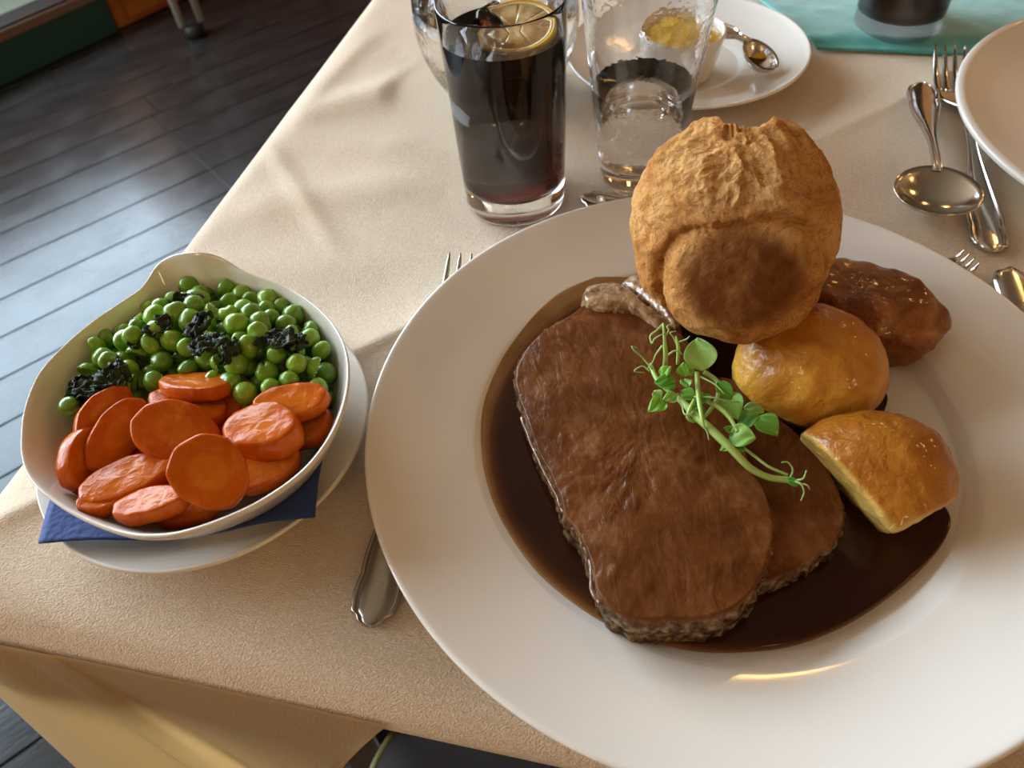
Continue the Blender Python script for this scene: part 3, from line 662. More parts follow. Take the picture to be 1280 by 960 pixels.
# glistening gravy bead along the left edge
for i, pts in enumerate(([(654, 520), (668, 556), (684, 590), (698, 617), (706, 640)], [(716, 655), (728, 672), (737, 692), (741, 712), (742, 735), (752, 752)])):
    pp = smooth_path([at(u-2, v+2, .0185+T1(u, v)) for u, v in pts], 40); pp += .0005*np.stack([fbm(pp*500, 2), fbm(pp*500+5, 2), fbm(pp*500+9, 2)], 1)
    V, f = tube(pp, .0009*(1+.5*fbm(pp*400, 2)), 8); o = mesh('gravy_bead', V, f, mat('gravy_glaze', (.20, .10, .05), .08, coat=1), bs); rel(o, bs)

# ------------------------------------------------------------------ star-shaped solids from distance fields
def star(c, sdf, nu, nv, rmax, axis_up=None):
    a = np.linspace(0, 2*np.pi, nu, endpoint=False); b_ = np.linspace(-np.pi/2+1e-3, np.pi/2-1e-3, nv)
    A_, B_ = np.meshgrid(a, b_, indexing='ij'); D = np.stack([np.cos(B_)*np.cos(A_), np.cos(B_)*np.sin(A_), np.sin(B_)], -1).reshape(-1, 3)
    lo = np.zeros(len(D)); hi = np.full(len(D), rmax)
    for _ in range(26):
        mid = (lo+hi)/2; s = sdf(D*mid[:, None]); ins = s < 0; lo = np.where(ins, mid, lo); hi = np.where(ins, hi, mid)
    return D*lo[:, None], D, gridf(nu, nv, True)
def ell(P, c, r): 
    q = (P-c)/r; l = np.linalg.norm(q, axis=-1); return (l-1)*np.min(r)
def smin(a, b, k): h = np.clip(.5+.5*(b-a)/k, 0, 1); return b*(1-h)+a*h-k*h*(1-h)
def smax(a, b, k): return -smin(-a, -b, k)
# camera-facing basis evaluated once at the pudding, only to lay out its lobes as seen in the photograph
def frame_at(P):
    f = (CAM-P); f /= np.linalg.norm(f); r = np.cross(U_, f); r /= np.linalg.norm(r); return r, np.cross(f, r), f
YC = at(915, 292, .066); yr, yu, yf = frame_at(YC); print('pudding', YC, np.linalg.norm(YC-CAM)/FPX*1000, 'mm per px')
YM = np.linalg.norm(YC-CAM)/FPX
lc = yr*(12*YM)+yu*(-48*YM)+yf*.0190
def ysdf(P):
    x, y, z = P@yr, P@yu, P@yf; Q = np.stack([x, y, z], -1)
    q_ = np.abs((Q-np.array([0*YM, 6*YM, -.002]))/np.array([112*YM, 116*YM, .036])); body = ((q_**2.45).sum(-1)**(1/2.45)-1)*.036
    body = smax(body, -(z+.036), .004)
    L_ = np.abs((Q-np.array([10*YM, -47*YM, .0200]))/np.array([86*YM, 73*YM, .0195])); lobe = ((L_**2.3).sum(-1)**(1/2.3)-1)*.019; lobe = smax(lobe, (z+y*.10-.0355), .005)
    wr = sstep(-.15, .5, y/(100*YM))*sstep(-.01, .012, z)*np.exp(-((x-12*YM)/(80*YM))**2)
    W = Q+.010*np.stack([vnoise(Q*38+3), vnoise(Q*38+13), vnoise(Q*38+23)], -1)
    body = body-.0048*fbm(W*34+5, 4, True)*(.42+.58*wr)
    body = body+.0035*np.exp(-(lobe/.0022)**2)
    d = smin(body, lobe, .0006)
    nt1 = ell(Q, np.array([16*YM, 126*YM, -.002]), np.array([34*YM, 24*YM, .030])); d = smax(d, -nt1, .0015)
    lip = ell(Q, np.array([50*YM, 112*YM, -.002]), np.array([13*YM, 12*YM, .006])); d = smin(d, lip, .003)
    d = d - .0022*fbm(Q*60+1.7, 3) - .0008*fbm(W*210, 3, True)*(.5+wr)
    return d
Vy, Dy, Fy = star(None, ysdf, 360, 220, .08)
x, y, z = Vy@yr, Vy@yu, Vy@yf
lob = (1-sstep(.62, 1.05, np.sqrt(((x-10*YM)/(78*YM))**2+((y+50*YM)/(62*YM))**2)))*sstep(.012, .022, z)
torn = np.exp(-((x-20*YM)/(70*YM))**2-((y-45*YM)/(45*YM))**2)
m = mat('yorkshire_pudding', (.5, .25, .1), .7, spec=.08, sss=.12, ssr=(.004, .002, .001)); k = N(m)
c1 = k.ramp(k.noise(45, 6, 1.0, rough=.6), [(.30, (.36, .13, .03)), (.48, (.60, .28, .08)), (.68, (.80, .47, .18))])
c1 = k.mix(k.math('MULTIPLY', k.attr('torn'), k.math('MULTIPLY', k.noise(120, 5, 1.5), 1.2)), c1, (.74, .46, .19))
c1 = k.mix(k.math('MULTIPLY', k.attr('baked'), k.ramp(k.noise(60, 4, .5), [(.2, (.6,)*3), (.55, (1,)*3)])), c1, (.17, .052, .010))
veins = k.ramp(k.vor(75, 'DISTANCE_TO_EDGE', vec=k.n('ShaderNodeTexCoord').outputs['Object']), [(0, (1,)*3), (.05, (0,)*3)])
crk = k.ramp(k.noise(85, 8, 2.2, rough=.6), [(.47, (0,)*3), (.50, (1,)*3), (.53, (0,)*3)])
c1 = k.mix(k.math('MULTIPLY', crk, .55), c1, (.20, .06, .012)); k.col(c1)
b1_ = k.bump(k.noise(170, 8, 1.4, rough=.7), .9, .0028); k.bump(k.noise(900, 3), .4, .0008, b1_)
o = mesh('yorkshire_pudding', Vy, Fy, m, None, True, {'baked': lob, 'torn': torn}); o.location = tuple(YC)
tag(o, 'big puffy golden-brown batter pudding resting on the beef and potatoes', 'yorkshire pudding')

def potato(name, u, v, z, rx, ry, rz, cut, seed, label, mt, amp=.0022, tilt=0, cuts=(), loc=None):
    c = at(u, v, z); r, up_, f = frame_at(c); r, up_ = r*math.cos(tilt)+up_*math.sin(tilt), -r*math.sin(tilt)+up_*math.cos(tilt)
    M = np.linalg.norm(c-CAM)/FPX; R3 = np.array([rx*M, ry*M, rz])
    def sd(P):
        Q = np.stack([P@r, P@up_, P@f], -1); d = ell(Q, np.zeros(3), R3)
        for (nx, ny, nz, dd, kk) in cuts:
            n = np.array([nx, ny, nz]); n = n/np.linalg.norm(n); d = smax(d, Q@n-dd, kk)
        return d-amp*fbm(P*55+seed*3, 3)-.0005*fbm(P*300, 3)
    V, D, Fc = star(None, sd, 150, 90, .06); Q = np.stack([V@r, V@up_, V@f], -1)
    # rest on the plate
    cut_a = np.zeros(len(V))
    for (nx, ny, nz, dd, kk) in cuts[:cut]:
        n = np.array([nx, ny, nz]); n = n/np.linalg.norm(n); cut_a = np.maximum(cut_a, sstep(-.0028, -.0012, Q@n-dd))
    lowz = V[:, 2]+c[2]; V[:, 2] = np.maximum(lowz, PB+.0048)-c[2]
    o = mesh('roast_potato', V, Fc, mt, None, True, {'cutface': cut_a, 'brown': sstep(-.6, .75, Q[:, 1]/R3[1]+.25*Q[:, 0]/R3[0]+.35*fbm(V*70+seed, 3))}); o.location = tuple(c); return tag(o, label, 'potato', 'roast potatoes on the large plate')
def pot_mat(name, dark, mid, light, cutc=(.62, .40, .10), sc=38):
    m = mat(name, mid, .25, coat=.3, spec=.3, sss=.2, ssr=(.005, .002, .0006)); k = N(m)
    c = k.ramp(k.noise(sc, 5, .7), [(.32, dark), (.5, mid), (.7, light)])
    c = k.mix(k.math('MULTIPLY', k.attr('brown'), .62), c, dark); spots = k.ramp(k.noise(230, 2), [(.78, (0,)*3), (.82, (1,)*3)]); c = k.mix(spots, c, (.06, .025, .01))
    c = k.mix(k.attr('cutface'), c, k.ramp(k.noise(90, 4), [(.3, tuple(x*.75 for x in cutc)), (.7, cutc)])); k.col(c)
    b = k.bump(k.noise(95, 6, 1.5), .6, .0022); k.bump(k.noise(330, 5, 1.6), .5, .0010, b); return m
PM1 = pot_mat('potato_golden', (.38, .12, .010), (.64, .31, .035), (.80, .50, .10)); PM2 = pot_mat('potato_brown', (.13, .032, .005), (.28, .085, .014), (.60, .30, .09), sc=60)
PM3 = pot_mat('potato_amber', (.32, .10, .008), (.46, .18, .016), (.58, .28, .035))
potato('a', 1011, 458, .027, 86, 73, .0225, 0, 1, 'rounded golden roast potato right under the batter pudding', PM1, tilt=-.1)
potato('b', 1068, 384, .022, 92, 60, .023, 0, 2, 'dark brown elongated roast potato at the back beside the batter pudding', PM2, tilt=-.38, amp=.0042, cuts=((-.1, .75, .55, .0150, .004),))
potato('c', 1084, 604, .018, 92, 84, .0235, 2, 3, 'quartered roast potato with pale cut faces nearest the right rim', PM3, tilt=0, amp=.0018,
       cuts=((-.75, -.62, .22, .0085, .0012), (.45, -.85, -.05, .0190, .002), (0, 0, 1, .0205, .003)))

# ------------------------------------------------------------------ pea-shoot garnish
m = mat('pea_shoot_leaf', (.16, .42, .06), .45, sss=.2, ssr=(.002, .003, .0005)); k = N(m); k.col(k.ramp(k.n('ShaderNodeObjectInfo').outputs['Random'], [(0, (.09, .30, .035)), (.5, (.18, .46, .06)), (1, (.32, .58, .17))])); k.bump(k.noise(400, 3), .3, .0008); LEAF = m
STEM = mat('pea_shoot_stem', (.36, .52, .14), .35, sss=.2, ssr=(.002, .003, .0005)); TEND = mat('tendril', (.34, .55, .18), .4)
gz = .034
ps = empty('pea_shoot', (*at(880, 510, .03)[:2], .027), 0, 'fresh green pea shoot with curly tendrils lying across the beef', 'garnish')
def stem(name, pts, r, mt=STEM):
    P_ = smooth_path([at(u, v, z) for u, v, z in pts], max(12, len(pts)*8)); n = len(P_); rr = np.interp(np.linspace(0, 1, n), np.linspace(0, 1, len(r)), r)
    V, f = tube(P_, rr, 8); o = mesh(name, V, f, mt, ps); return rel(o, ps)
stem('stem', [(845, 494, .034), (870, 520, .036), (890, 538, .036), (915, 562, .034), (938, 585, .030), (962, 597, .027), (985, 600, .026), (998, 603, .026)], [.0013, .0017, .0017, .0015, .0013, .0013, .0010])
stem('stem', [(873, 498, .036), (895, 507, .037), (912, 522, .037), (922, 540, .036)], [.0009, .0010, .0008])
stem('stem', [(831, 462, .036), (832, 445, .046), (831, 428, .052), (829, 404, .056)], [.0011, .0010, .0004])
stem('stem', [(847, 455, .038), (848, 435, .046), (845, 420, .050)], [.0008, .0008, .0004])
stem('stem', [(871, 466, .040), (873, 495, .040), (877, 520, .040), (880, 534, .038)], [.0010, .0010, .0005])
stem('stem', [(880, 465, .038), (897, 478, .037), (896, 500, .036), (880, 522, .034)], [.0010, .0010, .0008])
stem('stem', [(868, 500, .037), (862, 512, .038), (860, 522, .036), (868, 526, .034), (878, 515, .034)], [.0008]*3)
stem('stem', [(813, 456, .036), (822, 475, .036), (838, 490, .035), (850, 500, .034)], [.0011, .0011, .0012])
stem('stem', [(925, 556, .030), (943, 570, .026), (962, 584, .026), (985, 594, .026)], [.0006]*2)
T_ = [[(829, 405, .055), (821, 413, .055), (813, 420, .054), (815, 429, .053), (818, 424, .054), (824, 420, .055), (830, 417, .055)],
      [(831, 420, .053), (836, 413, .055), (834, 408, .056), (842, 404, .056)], [(828, 432, .050), (820, 443, .046), (816, 452, .042), (810, 460, .038)],
      [(815, 461, .037), (803, 447, .040), (793, 438, .044), (790, 433, .045), (796, 435, .044)], [(812, 464, .036), (803, 458, .037), (793, 464, .037), (806, 466, .035)],
      [(847, 432, .046), (842, 422, .049), (838, 416, .051), (845, 414, .051)], [(848, 428, .047), (858, 424, .049), (862, 420, .050)], [(832, 447, .044), (842, 439, .046), (850, 440, .046), (852, 443, .045)],
      [(880, 532, .038), (884, 540, .036), (886, 550, .034)], [(868, 496, .038), (890, 497, .040), (915, 502, .038), (930, 501, .034)], [(873, 470, .040), (893, 480, .041), (905, 492, .040)],
      [(986, 600, .026), (991, 588, .031), (985, 578, .034), (977, 578, .035)], [(992, 601, .027), (1001, 605, .028), (1005, 615, .026), (1001, 626, .024)], [(996, 600, .027), (1004, 598, .030), (1008, 588, .032)], [(994, 604, .026), (1008, 606, .028), (1012, 612, .026)],
      [(860, 505, .036), (866, 515, .038), (856, 518, .038), (852, 505, .037)]]
for t in T_: stem('tendril', t, [.00045, .00035, .00022], TEND)
def leaf(u0, v0, z0, u1, v1, z1, wd, curl=.25, seed=0):
    a, b_ = at(u0, v0, z0), at(u1, v1, z1); ax = b_-a; L_ = np.linalg.norm(ax); ax /= L_; f = (CAM-(a+b_)/2); f /= np.linalg.norm(f)
    sd = np.cross(ax, np.array([0, 0, 1.])*.5+f*.5); sd /= np.linalg.norm(sd); nm = np.cross(sd, ax); V = []; n, mm = 14, 9
    for i in range(n):
        s = i/(n-1); w_ = wd*L_*(math.sin(math.pi*min(1, s**.75))**.8+.02)
        for j in range(mm):
            t = j/(mm-1)*2-1; V.append(a+ax*L_*s+sd*w_*t+nm*(curl*w_*abs(t)**1.5+.10*L_*math.sin(s*3.1)+.0004*math.sin(seed+s*9+t*5)))
    o = mesh('leaf', V, gridf(n, mm), LEAF, ps); rel(o, ps); s_ = o.modifiers.new('s', 'SOLIDIFY'); s_.thickness = .0003; subsurf(o, 1); return o
for i, a in enumerate(((877, 464, .040, 872, 422, .046, .46), (868, 465, .038, 848, 460, .041, .35), (852, 470, .038, 856, 453, .044, .42), (845, 480, .037, 818, 478, .038, .42), (846, 496, .036, 828, 500, .037, .38), (832, 501, .036, 810, 514, .036, .38),
    (826, 470, .037, 840, 458, .043, .35), (857, 474, .041, 859, 486, .041, .5), (898, 476, .038, 914, 505, .034, .30), (905, 490, .035, 922, 525, .033, .38), (922, 528, .031, 950, 520, .034, .42), (912, 545, .034, 945, 548, .036, .5), (912, 548, .033, 930, 566, .033, .5), (916, 556, .033, 900, 563, .033, .4),
    (920, 540, .034, 905, 535, .036, .35), (948, 520, .027, 972, 545, .026, .42), (930, 510, .030, 955, 515, .030, .35), (985, 598, .027, 996, 608, .026, .4), (862, 512, .033, 885, 520, .033, .4), (884, 492, .038, 875, 505, .038, .4), (818, 488, .034, 826, 500, .032, .5), (852, 488, .036, 870, 500, .035, .4))):
    leaf(*a, seed=i)

# ------------------------------------------------------------------ cutlery
def strip(st, prof_):
    """st: (x, halfwidth, z, thickness); prof_: list of (t in -1..1, height 0..1 of thickness)."""
    V = []; n = len(prof_)*2
    for (x, hw, z, th_) in st:
        for (t, h) in prof_: V.append((x, t*hw, z+h*th_))
        for (t, h) in reversed(prof_): V.append((x, t*hw, z))
    f = [];
    for i in range(len(st)-1):
        for j in range(n): f.append((i*n+j, (i+1)*n+j, (i+1)*n+(j+1) % n, i*n+(j+1) % n))
    f += [tuple(range(n)), tuple((len(st)-1)*n+j for j in range(n))[::-1]]
    return V, f
def handle(L_, wmax, wmin, zf, flip=1):
    """handle from x=0 (decorated end) to x=L_ (neck) with a raised border."""
    xs = np.concatenate([np.array([0, .0004, .0010, .0020, .0030, .0038, .0046, .0056, .0070, .0085, .0100, .0130, .0160, .0190]), np.linspace(.021, L_, 32)]); st = []
    for x in xs:
        t = x/L_
        endw = float(np.interp(x, [0, .0004, .0010, .0020, .0030, .0038, .0046, .0056, .0070, .0085, .0100, .0130], [.10, .26, .40, .52, .57, .62, .78, .88, .90, .93, .99, 1.0]))
        sc_ = 1 - .09*math.exp(-((x-.0215)/.003)**2)
        tap = wmin+(wmax-wmin)*float(1-sstep(.02/L_, .80, t))**1.2
        st.append((x, max(.0004, tap*endw*sc_), zf(t), .0018+.0012*t))
    pr = [(-1, .3), (-.96, .9), (-.88, 1.1), (-.78, 1.05), (-.74, .45), (-.68, .42), (-.62, .8), (-.3, .95), (0, 1.0), (.3, .95), (.62, .8), (.68, .42), (.74, .45), (.78, 1.05), (.88, 1.1), (.96, .9), (1, .3)]
    return strip(st, pr)
def place(o, P0, P1, z=0, roll=0):
    d = np.asarray(P1)[:2]-np.asarray(P0)[:2]; o.location = (P0[0], P0[1], z); o.rotation_euler = (roll, 0, math.atan2(d[1], d[0]))
def fork(P0, P1, z, label, mt=STEEL, roll=0, Ltot=None):
    L_ = np.linalg.norm(np.asarray(P1)[:2]-np.asarray(P0)[:2]) if Ltot is None else Ltot
    t = empty('fork', (0, 0, 0), 0, label, 'fork'); hl = L_*.62
    zf = lambda s: .0015+.006*float(sstep(.1, 1, s))
    V, f = handle(hl, .0098, .0027, zf); mesh('handle', V, f, mt, t)
    hz = zf(1)
    st = [(hl-.001, .0027, hz, .003), (hl+.006, .0032, hz-.0005, .003), (hl+.014, .0075, hz-.002, .0025), (hl+.022, .0112, hz-.0035, .0022), (hl+.033, .0118, hz-.0045, .002)]
    st = [tuple(x) for x in smooth_path(st, 16)]
    V, f = strip(st, [(-1, .5), (-.8, .9), (-.4, .7), (0, .6), (.4, .7), (.8, .9), (1, .5)]); mesh('fork_head', V, f, mt, t)
    x0 = hl+.032; tl = L_-x0
    for q in (-1.5, -.5, .5, 1.5):
        st = []
        for s in np.linspace(0, 1, 12): st.append((x0+tl*s, (.0027-.0017*s)*(1 if s < .96 else .5), hz-.0045-.002*math.sin(math.pi*s*.7)+.011*s*s, .002-.0009*s))
        V, f = strip(st, [(-1, .4), (-.6, 1), (.6, 1), (1, .4)]); V = [(a, b_+q*.0062*(1-.02*0), c_) for a, b_, c_ in V]; mesh('tine', V, f, mt, t)
    place(t, P0, P1, z, roll); return t
fork(at(461, 785, .002), at(583, 321, .012), .0012, 'fork lying under the left rim of the large plate, handle towards the viewer', STEEL_DULL)
fork(at(1240, 317, .002), at(1187, 60, .012), .0012, 'fork with shiny tines beside the plate cut off at right', STEEL)
def fork_tips(P0, P1): pass
ft0 = at(1207, 317, .004)[:2]; dr = (at(1207, 317, .004)-at(1185, 323, .004))[:2]; dr /= np.linalg.norm(dr)
ctr = at(1209, 329, .004)[:2]; P1 = ctr+dr*.001; P0 = P1-dr*.10
t = fork(P0, P1, .0008, 'fork almost hidden under the large plate, only its tine tips showing by the spoon', STEEL, Ltot=.10)
t.scale = (1, .62, .62)
# knife tip at right of the plate
kn = empty('knife', (0, 0, 0), 0, 'rounded knife blade tip peeping out at the right edge beside the large plate', 'knife')
V = []; xs = np.linspace(0, 1, 40); kl = .11
out_ = []
for s in xs: out_.append((s*kl, .0095*math.sqrt(max(0, 1-(max(0, s-.90)/.10)**2))+.0001))
st = [(x, hw, .002, .0022) for x, hw in out_]
V, f = strip(st, [(-1, .2), (-.55, .8), (0, 1), (.55, .8), (1, .3)]); mesh('blade', V, f, STEEL, kn)
V, f = strip([(-.10, .007, .0005, .006), (-.06, .009, .0005, .0065), (0, .0075, .001, .005), (.006, .006, .0015, .004)], [(-1, .3), (-.6, .95), (0, 1.1), (.6, .95), (1, .3)]); mesh('handle', V, f, STEEL, kn)
k1 = at(1262, 338, .003); k0 = at(1300, 445, .003); d = (k1-k0)[:2]; d /= np.linalg.norm(d); place(kn, k1[:2]-d*.108, k1[:2], .0005)
def spoon(P0, P1, z, bw, bl, label, mt=STEEL, pitch=0):
    """P0 handle end, P1 bowl far end."""
    L_ = np.linalg.norm(np.asarray(P1)[:2]-np.asarray(P0)[:2]); hl = L_-bl
    t = empty('spoon', (0, 0, 0), 0, label, 'spoon'); zf = lambda s: .003+.008*float(sstep(.15, 1, s))
    V, f = handle(hl+.003, .0100, .0022, zf); mesh('handle', V, f, mt, t)
    n, mm = 40, 12; V = []; dep = .0105
    for lay in (0, 1):
        for j in range(mm):
            s = j/(mm-1)
            for i in range(n):
                a = 2*np.pi*i/n; x = hl+bl/2+bl/2*s*math.cos(a); y = bw/2*s*math.sin(a)*(1+.06*math.cos(a))
                V.append((x, y, .0112-dep*(1-s*s)**.9+.0018*s*s*math.cos(a)*-1-lay*.0011))
    f = []
    for lay in (0, 1):
        for j in range(mm-1):
            for i in range(n):
                a = lay*mm*n+j*n+i; b_ = lay*mm*n+j*n+(i+1) % n; q = (a, b_, b_+n, a+n); f.append(q if lay == 0 else q[::-1])
    for i in range(n): a = (mm-1)*n; f.append((a+i, a+(i+1) % n, a+(i+1) % n+mm*n, a+i+mm*n))
    mesh('bowl', V, f, mt, t); place(t, P0, P1, z); t.rotation_euler[1] = pitch; return t
sp0, sp1 = at(1150, 112, .004), at(1170, 278, .008)
spoon(sp0, sp1, .0045, .046, .040, 'round-bowled shiny spoon lying partly on the right-hand fork')
# handle tip peeping from behind the large plate
s0, s1 = at(728, 252, .003), at(775, 255, .003)
hs = empty('spoon', (0, 0, 0), 0, 'spoon mostly hidden behind the large plate, its handle end showing below the water glass', 'spoon')
V, f = handle(.09, .0085, .003, lambda s: .003); mesh('handle', V, f, STEEL, hs); place(hs, at(727, 250, .003), at(800, 262, .003), .0008)

# ------------------------------------------------------------------ glasses
def tumbler(name, loc, rb, rt, H, thick, base, label, liq_h=None, liq_m=None, gm=GLASS, liqname='drink', liqlabel=None, n=96):
    t = empty(name, (loc[0], loc[1], .0012), 0, label, 'glass')
    def r(z): return rb+(rt-rb)*z/H
    pr = [(.0004, .0012), (rb*.6, .0010), (rb*.82, .0002), (rb-.002, .0), (rb-.0005, .0006), (rb, .0022), (r(H*.3), H*.3), (r(H*.6), H*.6), (r(H*.95), H*.95), (rt, H-.0008), (rt-.0004, H-.0001), (rt-thick*.5, H), (rt-thick+.0002, H-.0004), (rt-thick, H-.0015), (r(H*.6)-thick, H*.6), (r(H*.3)-thick, H*.3), (r(base+.008)-thick, base+.008), (r(base)-thick-.0015, base+.002), (rb*.7, base+.0002), (.0004, base)]
    V, f = lathe(densify(pr, 2), n); mesh('tumbler_wall', V, f, gm, t)
    if liq_h:
        g = .0003
        pr = [(.0004, base-.0001), (rb*.7, base+.0001), (r(base)-thick-.0013, base+.0019), (r(base+.008)-thick+g, base+.008), (r(liq_h*.5)-thick+g, liq_h*.5), (r(liq_h)-thick+g, liq_h), (r(liq_h)-thick-.0012, liq_h-.0009), (.0004, liq_h-.0011)]
        V, f = lathe(pr, n); lo2 = mesh(liqname, V, f, liq_m); lo2.location = (loc[0], loc[1], .0012); tag(lo2, liqlabel[0], liqlabel[1])
    return t
COLX = (.0138, .3935)
tumbler('tumbler', COLX, .0300, .0333, .1185, .0016, .013, 'tall straight glass of cola with lemon on the tablecloth behind the large plate', .1015, COLA, GLASS, 'cola', ('dark brown cola filling the tall straight glass', 'drink'))
WX = (.0903, .4013)
tumbler('tumbler', WX, .0225, .0372, .128, .0016, .013, 'flared half-full water glass just behind the batter pudding', .0615, WATER, GLASS_WET, 'water', ('still clear water in the bottom half of the flared glass', 'water'))
CO2 = at(1120, 30, 0); cx2 = (at(1063, 38, .002)+at(1175, 34, .002))/2
tumbler('tumbler', cx2[:2], .0300, .0335, .12, .0016, .014, 'second cola glass standing on the teal cloth at the top right', .10, COLA, GLASS, 'cola', ('dark brown cola in the second glass on the teal cloth', 'drink'))
# lemon slice and ice in the first cola
m = mat('lemon_flesh', (.70, .50, .20), .25, coat=.5, sss=.4, ssr=(.003, .002, .001)); k = N(m)
k.col(k.ramp(k.noise(120, 4, 1), [(.3, (.55, .33, .09)), (.7, (.78, .60, .30))])); k.bump(k.noise(200, 4), .5, .001); LF = m
LR = mat('lemon_rind', (.75, .42, .03), .35); LP = mat('lemon_pith', (.85, .72, .42), .5)
lm = empty('lemon_slice', (COLX[0]+.0065, COLX[1]+.001, .1010), 0, 'lemon slice floating at the top of the first cola glass', 'lemon slice')
def wedge_ring(r0, r1, h0, h1, n=40, a0=0, a1=2*np.pi):
    full = a1-a0 > 6.2; V = []
    for i in range(n):
        a = a0+(a1-a0)*i/(n if full else n-1)
        for (r, z) in ((r0, h0), (r1, h0), (r1, h1), (r0, h1)): V.append((r*math.cos(a), r*math.sin(a), z))
    f = []
    for i in range(n if full else n-1):
        for j in range(4): a = i*4+j; b_ = i*4+(j+1) % 4; c_ = ((i+1) % n)*4; f.append((a, b_, c_+(j+1) % 4, c_+j))
    if not full: f += [(0, 3, 2, 1), tuple((n-1)*4+j for j in range(4))]
    return V, f
Rl = .0220; A0, A1 = -2.9, 2.2
mesh('rind', *wedge_ring(Rl-.0015, Rl, -.0035, .0035, 40, A0, A1), LR, lm, True)
mesh('pith', *wedge_ring(Rl-.0030, Rl-.0015, -.0034, .0034, 40, A0, A1), LP, lm, True)
for q in range(6):
    a_ = A0+(A1-A0)*(q+.02)/6; b2_ = A0+(A1-A0)*(q+.98)/6
    mesh('segment', *wedge_ring(.0008, Rl-.0031, -.0031, .0031, 10, a_, b2_), LF, lm, True)
lm.rotation_euler = (.16, -.08, 0)
ICE = glass_m('ice', (.95, .97, 1), .03); k = N(ICE); k.bump(k.noise(150, 3), .3, .001)
def icecube(loc, rot, s, label):
    o = mesh('ice_cube', *boxm(-s, s, -s*.8, s*.8, -s*.7, s*.7), ICE, None, False); bevel(o, s*.35, 4); o.location = loc; o.rotation_euler = rot; o.data.polygons.foreach_set('use_smooth', [True]*6); return tag(o, label, 'ice')
icecube((COLX[0]-.013, COLX[1]-.006, .0995), (.2, .3, .4), .0105, 'melting ice cube floating at the left of the lemon slice')
icecube((COLX[0]-.004, COLX[1]+.017, .1000), (.4, .1, 1.0), .0100, 'melting ice cube floating behind the lemon slice')
# round glass jug behind the cola
ja, jb = at(508, 30, .055), at(716, 30, .055); jc = (ja+jb)/2; jr = np.linalg.norm(ja-jb)/2*1.0; jc = jc+np.array([.006, .014, 0]); print('jug', jc, jr)
JG = glass_m('jug_glass', (.97, .99, 1), 0, .15)
t = empty('water_jug', (jc[0], jc[1], .0012), 0, 'rounded clear glass jug of water behind the cola glass', 'jug')
pr = [(.0004, .002), (jr*.55, .001), (jr*.66, .003), (jr*.82, .016), (jr*.96, .036), (jr, .055), (jr*.97, .075), (jr*.86, .10), (jr*.74, .125), (jr*.70, .15), (jr*.72, .17), (jr*.72-.002, .17), (jr*.70-.0022, .15), (jr*.74-.0022, .125), (jr*.86-.0022, .10), (jr*.97-.0022, .075), (jr-.0022, .055), (jr*.96-.0022, .036), (jr*.82-.002, .018), (jr*.6, .007), (.0004, .006)]
V, f = lathe(spl(pr, 90), 96); mesh('body', V, f, JG, t)
pr = [(.0004, .006), (jr*.6, .007), (jr*.82-.0018, .018), (jr*.96-.0019, .036), (jr-.0019, .055), (jr*.985-.0019, .064), (jr*.985-.0035, .0632), (.0004, .063)]
V, f = lathe(pr, 96); o = mesh('water', V, f, WATER); o.location = (jc[0], jc[1], .0012); tag(o, 'clear water in the rounded jug behind the cola glass', 'water')
V, f = tube(smooth_path([(0, jr*.7, .155), (0, jr*1.15, .15), (0, jr*1.35, .11), (0, jr*1.25, .07), (0, jr*.97, .055)], 30), .004, 12); mesh('handle', V, f, JG, t)

# ------------------------------------------------------------------ sauces on the back saucer
bA = [at(1014, 80, .016)[:2], at(885, 138, .016)[:2], at(985, 22, .016)[:2]]
bc, br = circ3(*bA); print('back saucer', bc, br); br = min(max(br, .065), .085)
bc = np.array([.1445, .5185]) if not (.06 < br < .09) else bc
t = empty('saucer', (bc[0], bc[1], .0010), 0, 'white saucer behind the water glass carrying the mustard pot', 'saucer')
V, f = lathe(spl(saucer_prof(br, .0165), 80), 128); mesh('body', V, f, PORC, t)
def ramekin(c, R, H, label):
    t = empty('ramekin', (c[0], c[1], .0048), 0, label, 'sauce pot')
    pr = [(.0004, .003), (R*.66, .003), (R*.72, .006), (R*.86, H*.6), (R*.93, H-.0008), (R*.965, H), (R, H-.0008), (R, H-.003), (R*.92, H*.55), (R*.78, .002), (R*.74, 0), (.0004, .0)]
    V, f = lathe(densify(pr, 3), 72); mesh('pot', V, f, PORC, t); return t
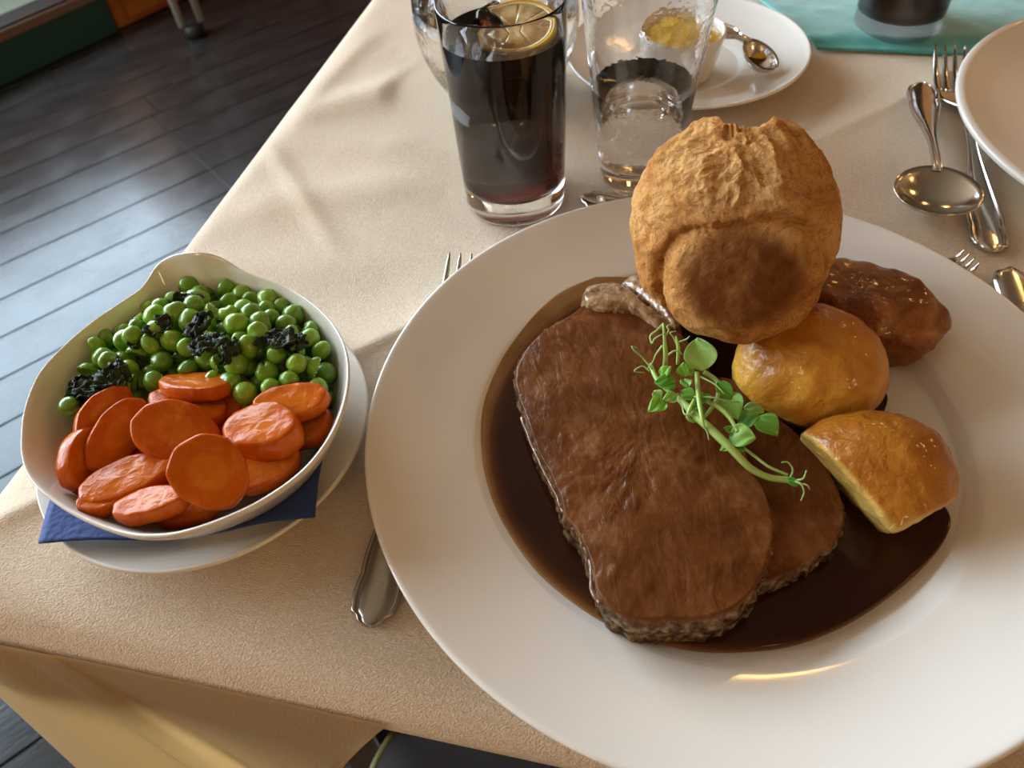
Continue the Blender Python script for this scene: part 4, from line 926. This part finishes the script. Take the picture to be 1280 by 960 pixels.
def sauce(c, R, z, col, label, seed, tip=.004):
    m = mat('sauce', col, .25, coat=.4, sss=.3, ssr=(.004, .003, .001)); n, mm = 48, 18; V = []
    for j in range(mm):
        s = j/(mm-1)
        for i in range(n): a = 2*np.pi*i/n; V.append((R*s*math.cos(a), R*s*math.sin(a), 0))
    V = np.array(V); r = np.hypot(V[:, 0], V[:, 1])/R; V[:, 2] = (.0035*fbm(V*110+seed, 3)+.0015*fbm(V*200+seed, 2, True)+tip*(1-r**2))*(1-r**4)
    Fc = []
    for j in range(mm-1):
        for i in range(n): Fc.append((j*n+i, j*n+(i+1) % n, (j+1)*n+(i+1) % n, (j+1)*n+i))
    o = mesh('sauce', V, Fc, m); o.location = (c[0], c[1], z); return tag(o, label, 'sauce')
r1 = at(853, 44, .032); R1 = .0290
ramekin(r1, R1, .032, 'white pot of yellow mustard seen through the water glass')
sauce(r1, R1*.905, .0315, (.72, .47, .07), 'thick yellow mustard heaped in the pot behind the water glass', 2)
q0, q1 = at(884, 14, .034), at(966, 98, .010)
t = spoon(q0, q1, .022, .0215, .030, 'small sauce spoon lying on the back saucer beside the mustard pot', STEEL)
t.rotation_euler[1] = .24; t.location[2] = .0235
V_ = at(948, 68, .016)
sauce((V_[0], V_[1]), .0080, .0170, (.70, .40, .02), 'dab of golden mustard in the small spoon on the back saucer', 9, .001)

# ------------------------------------------------------------------ teal cloth at the back
m = mat('teal_napkin', (.03, .26, .25), .45, sheen=.6); k = N(m); k.col(k.ramp(k.noise(40, 4, .6), [(.3, (.03, .30, .29)), (.7, (.10, .50, .46))])); k.bump(k.noise(800, 2), .3, .0005)
c0, c1_, c2_, c3_ = at(905, -45, .002), at(1000, 64, .002), at(1330, 74, .002), at(1400, -60, .002)
cc = np.array([at(922, -12, .002), at(1022, 61, .002), at(1345, 75, .002), at(1400, -90, .002)]); n1_, n2_ = 90, 50; V = []
for i in range(n1_):
    for j in range(n2_):
        a, b_ = i/(n1_-1), j/(n2_-1); p = (cc[1]*(1-a)+cc[2]*a)*(1-b_)+(cc[0]*(1-a)+cc[3]*a)*b_
        ed = float(sstep(0, .12, b_)); V.append((p[0], p[1], .0012+.004*ed+.0018*ed*float(fbm(np.array([[p[0]*22, p[1]*40, 2]]), 3)[0])))
o = mesh('cloth_napkin', V, gridf(n1_, n2_), m); s_ = o.modifiers.new('s', 'SOLIDIFY'); s_.thickness = .0016; s_.offset = 1; tag(o, 'teal folded fabric napkin lying across the far side of the table', 'napkin')
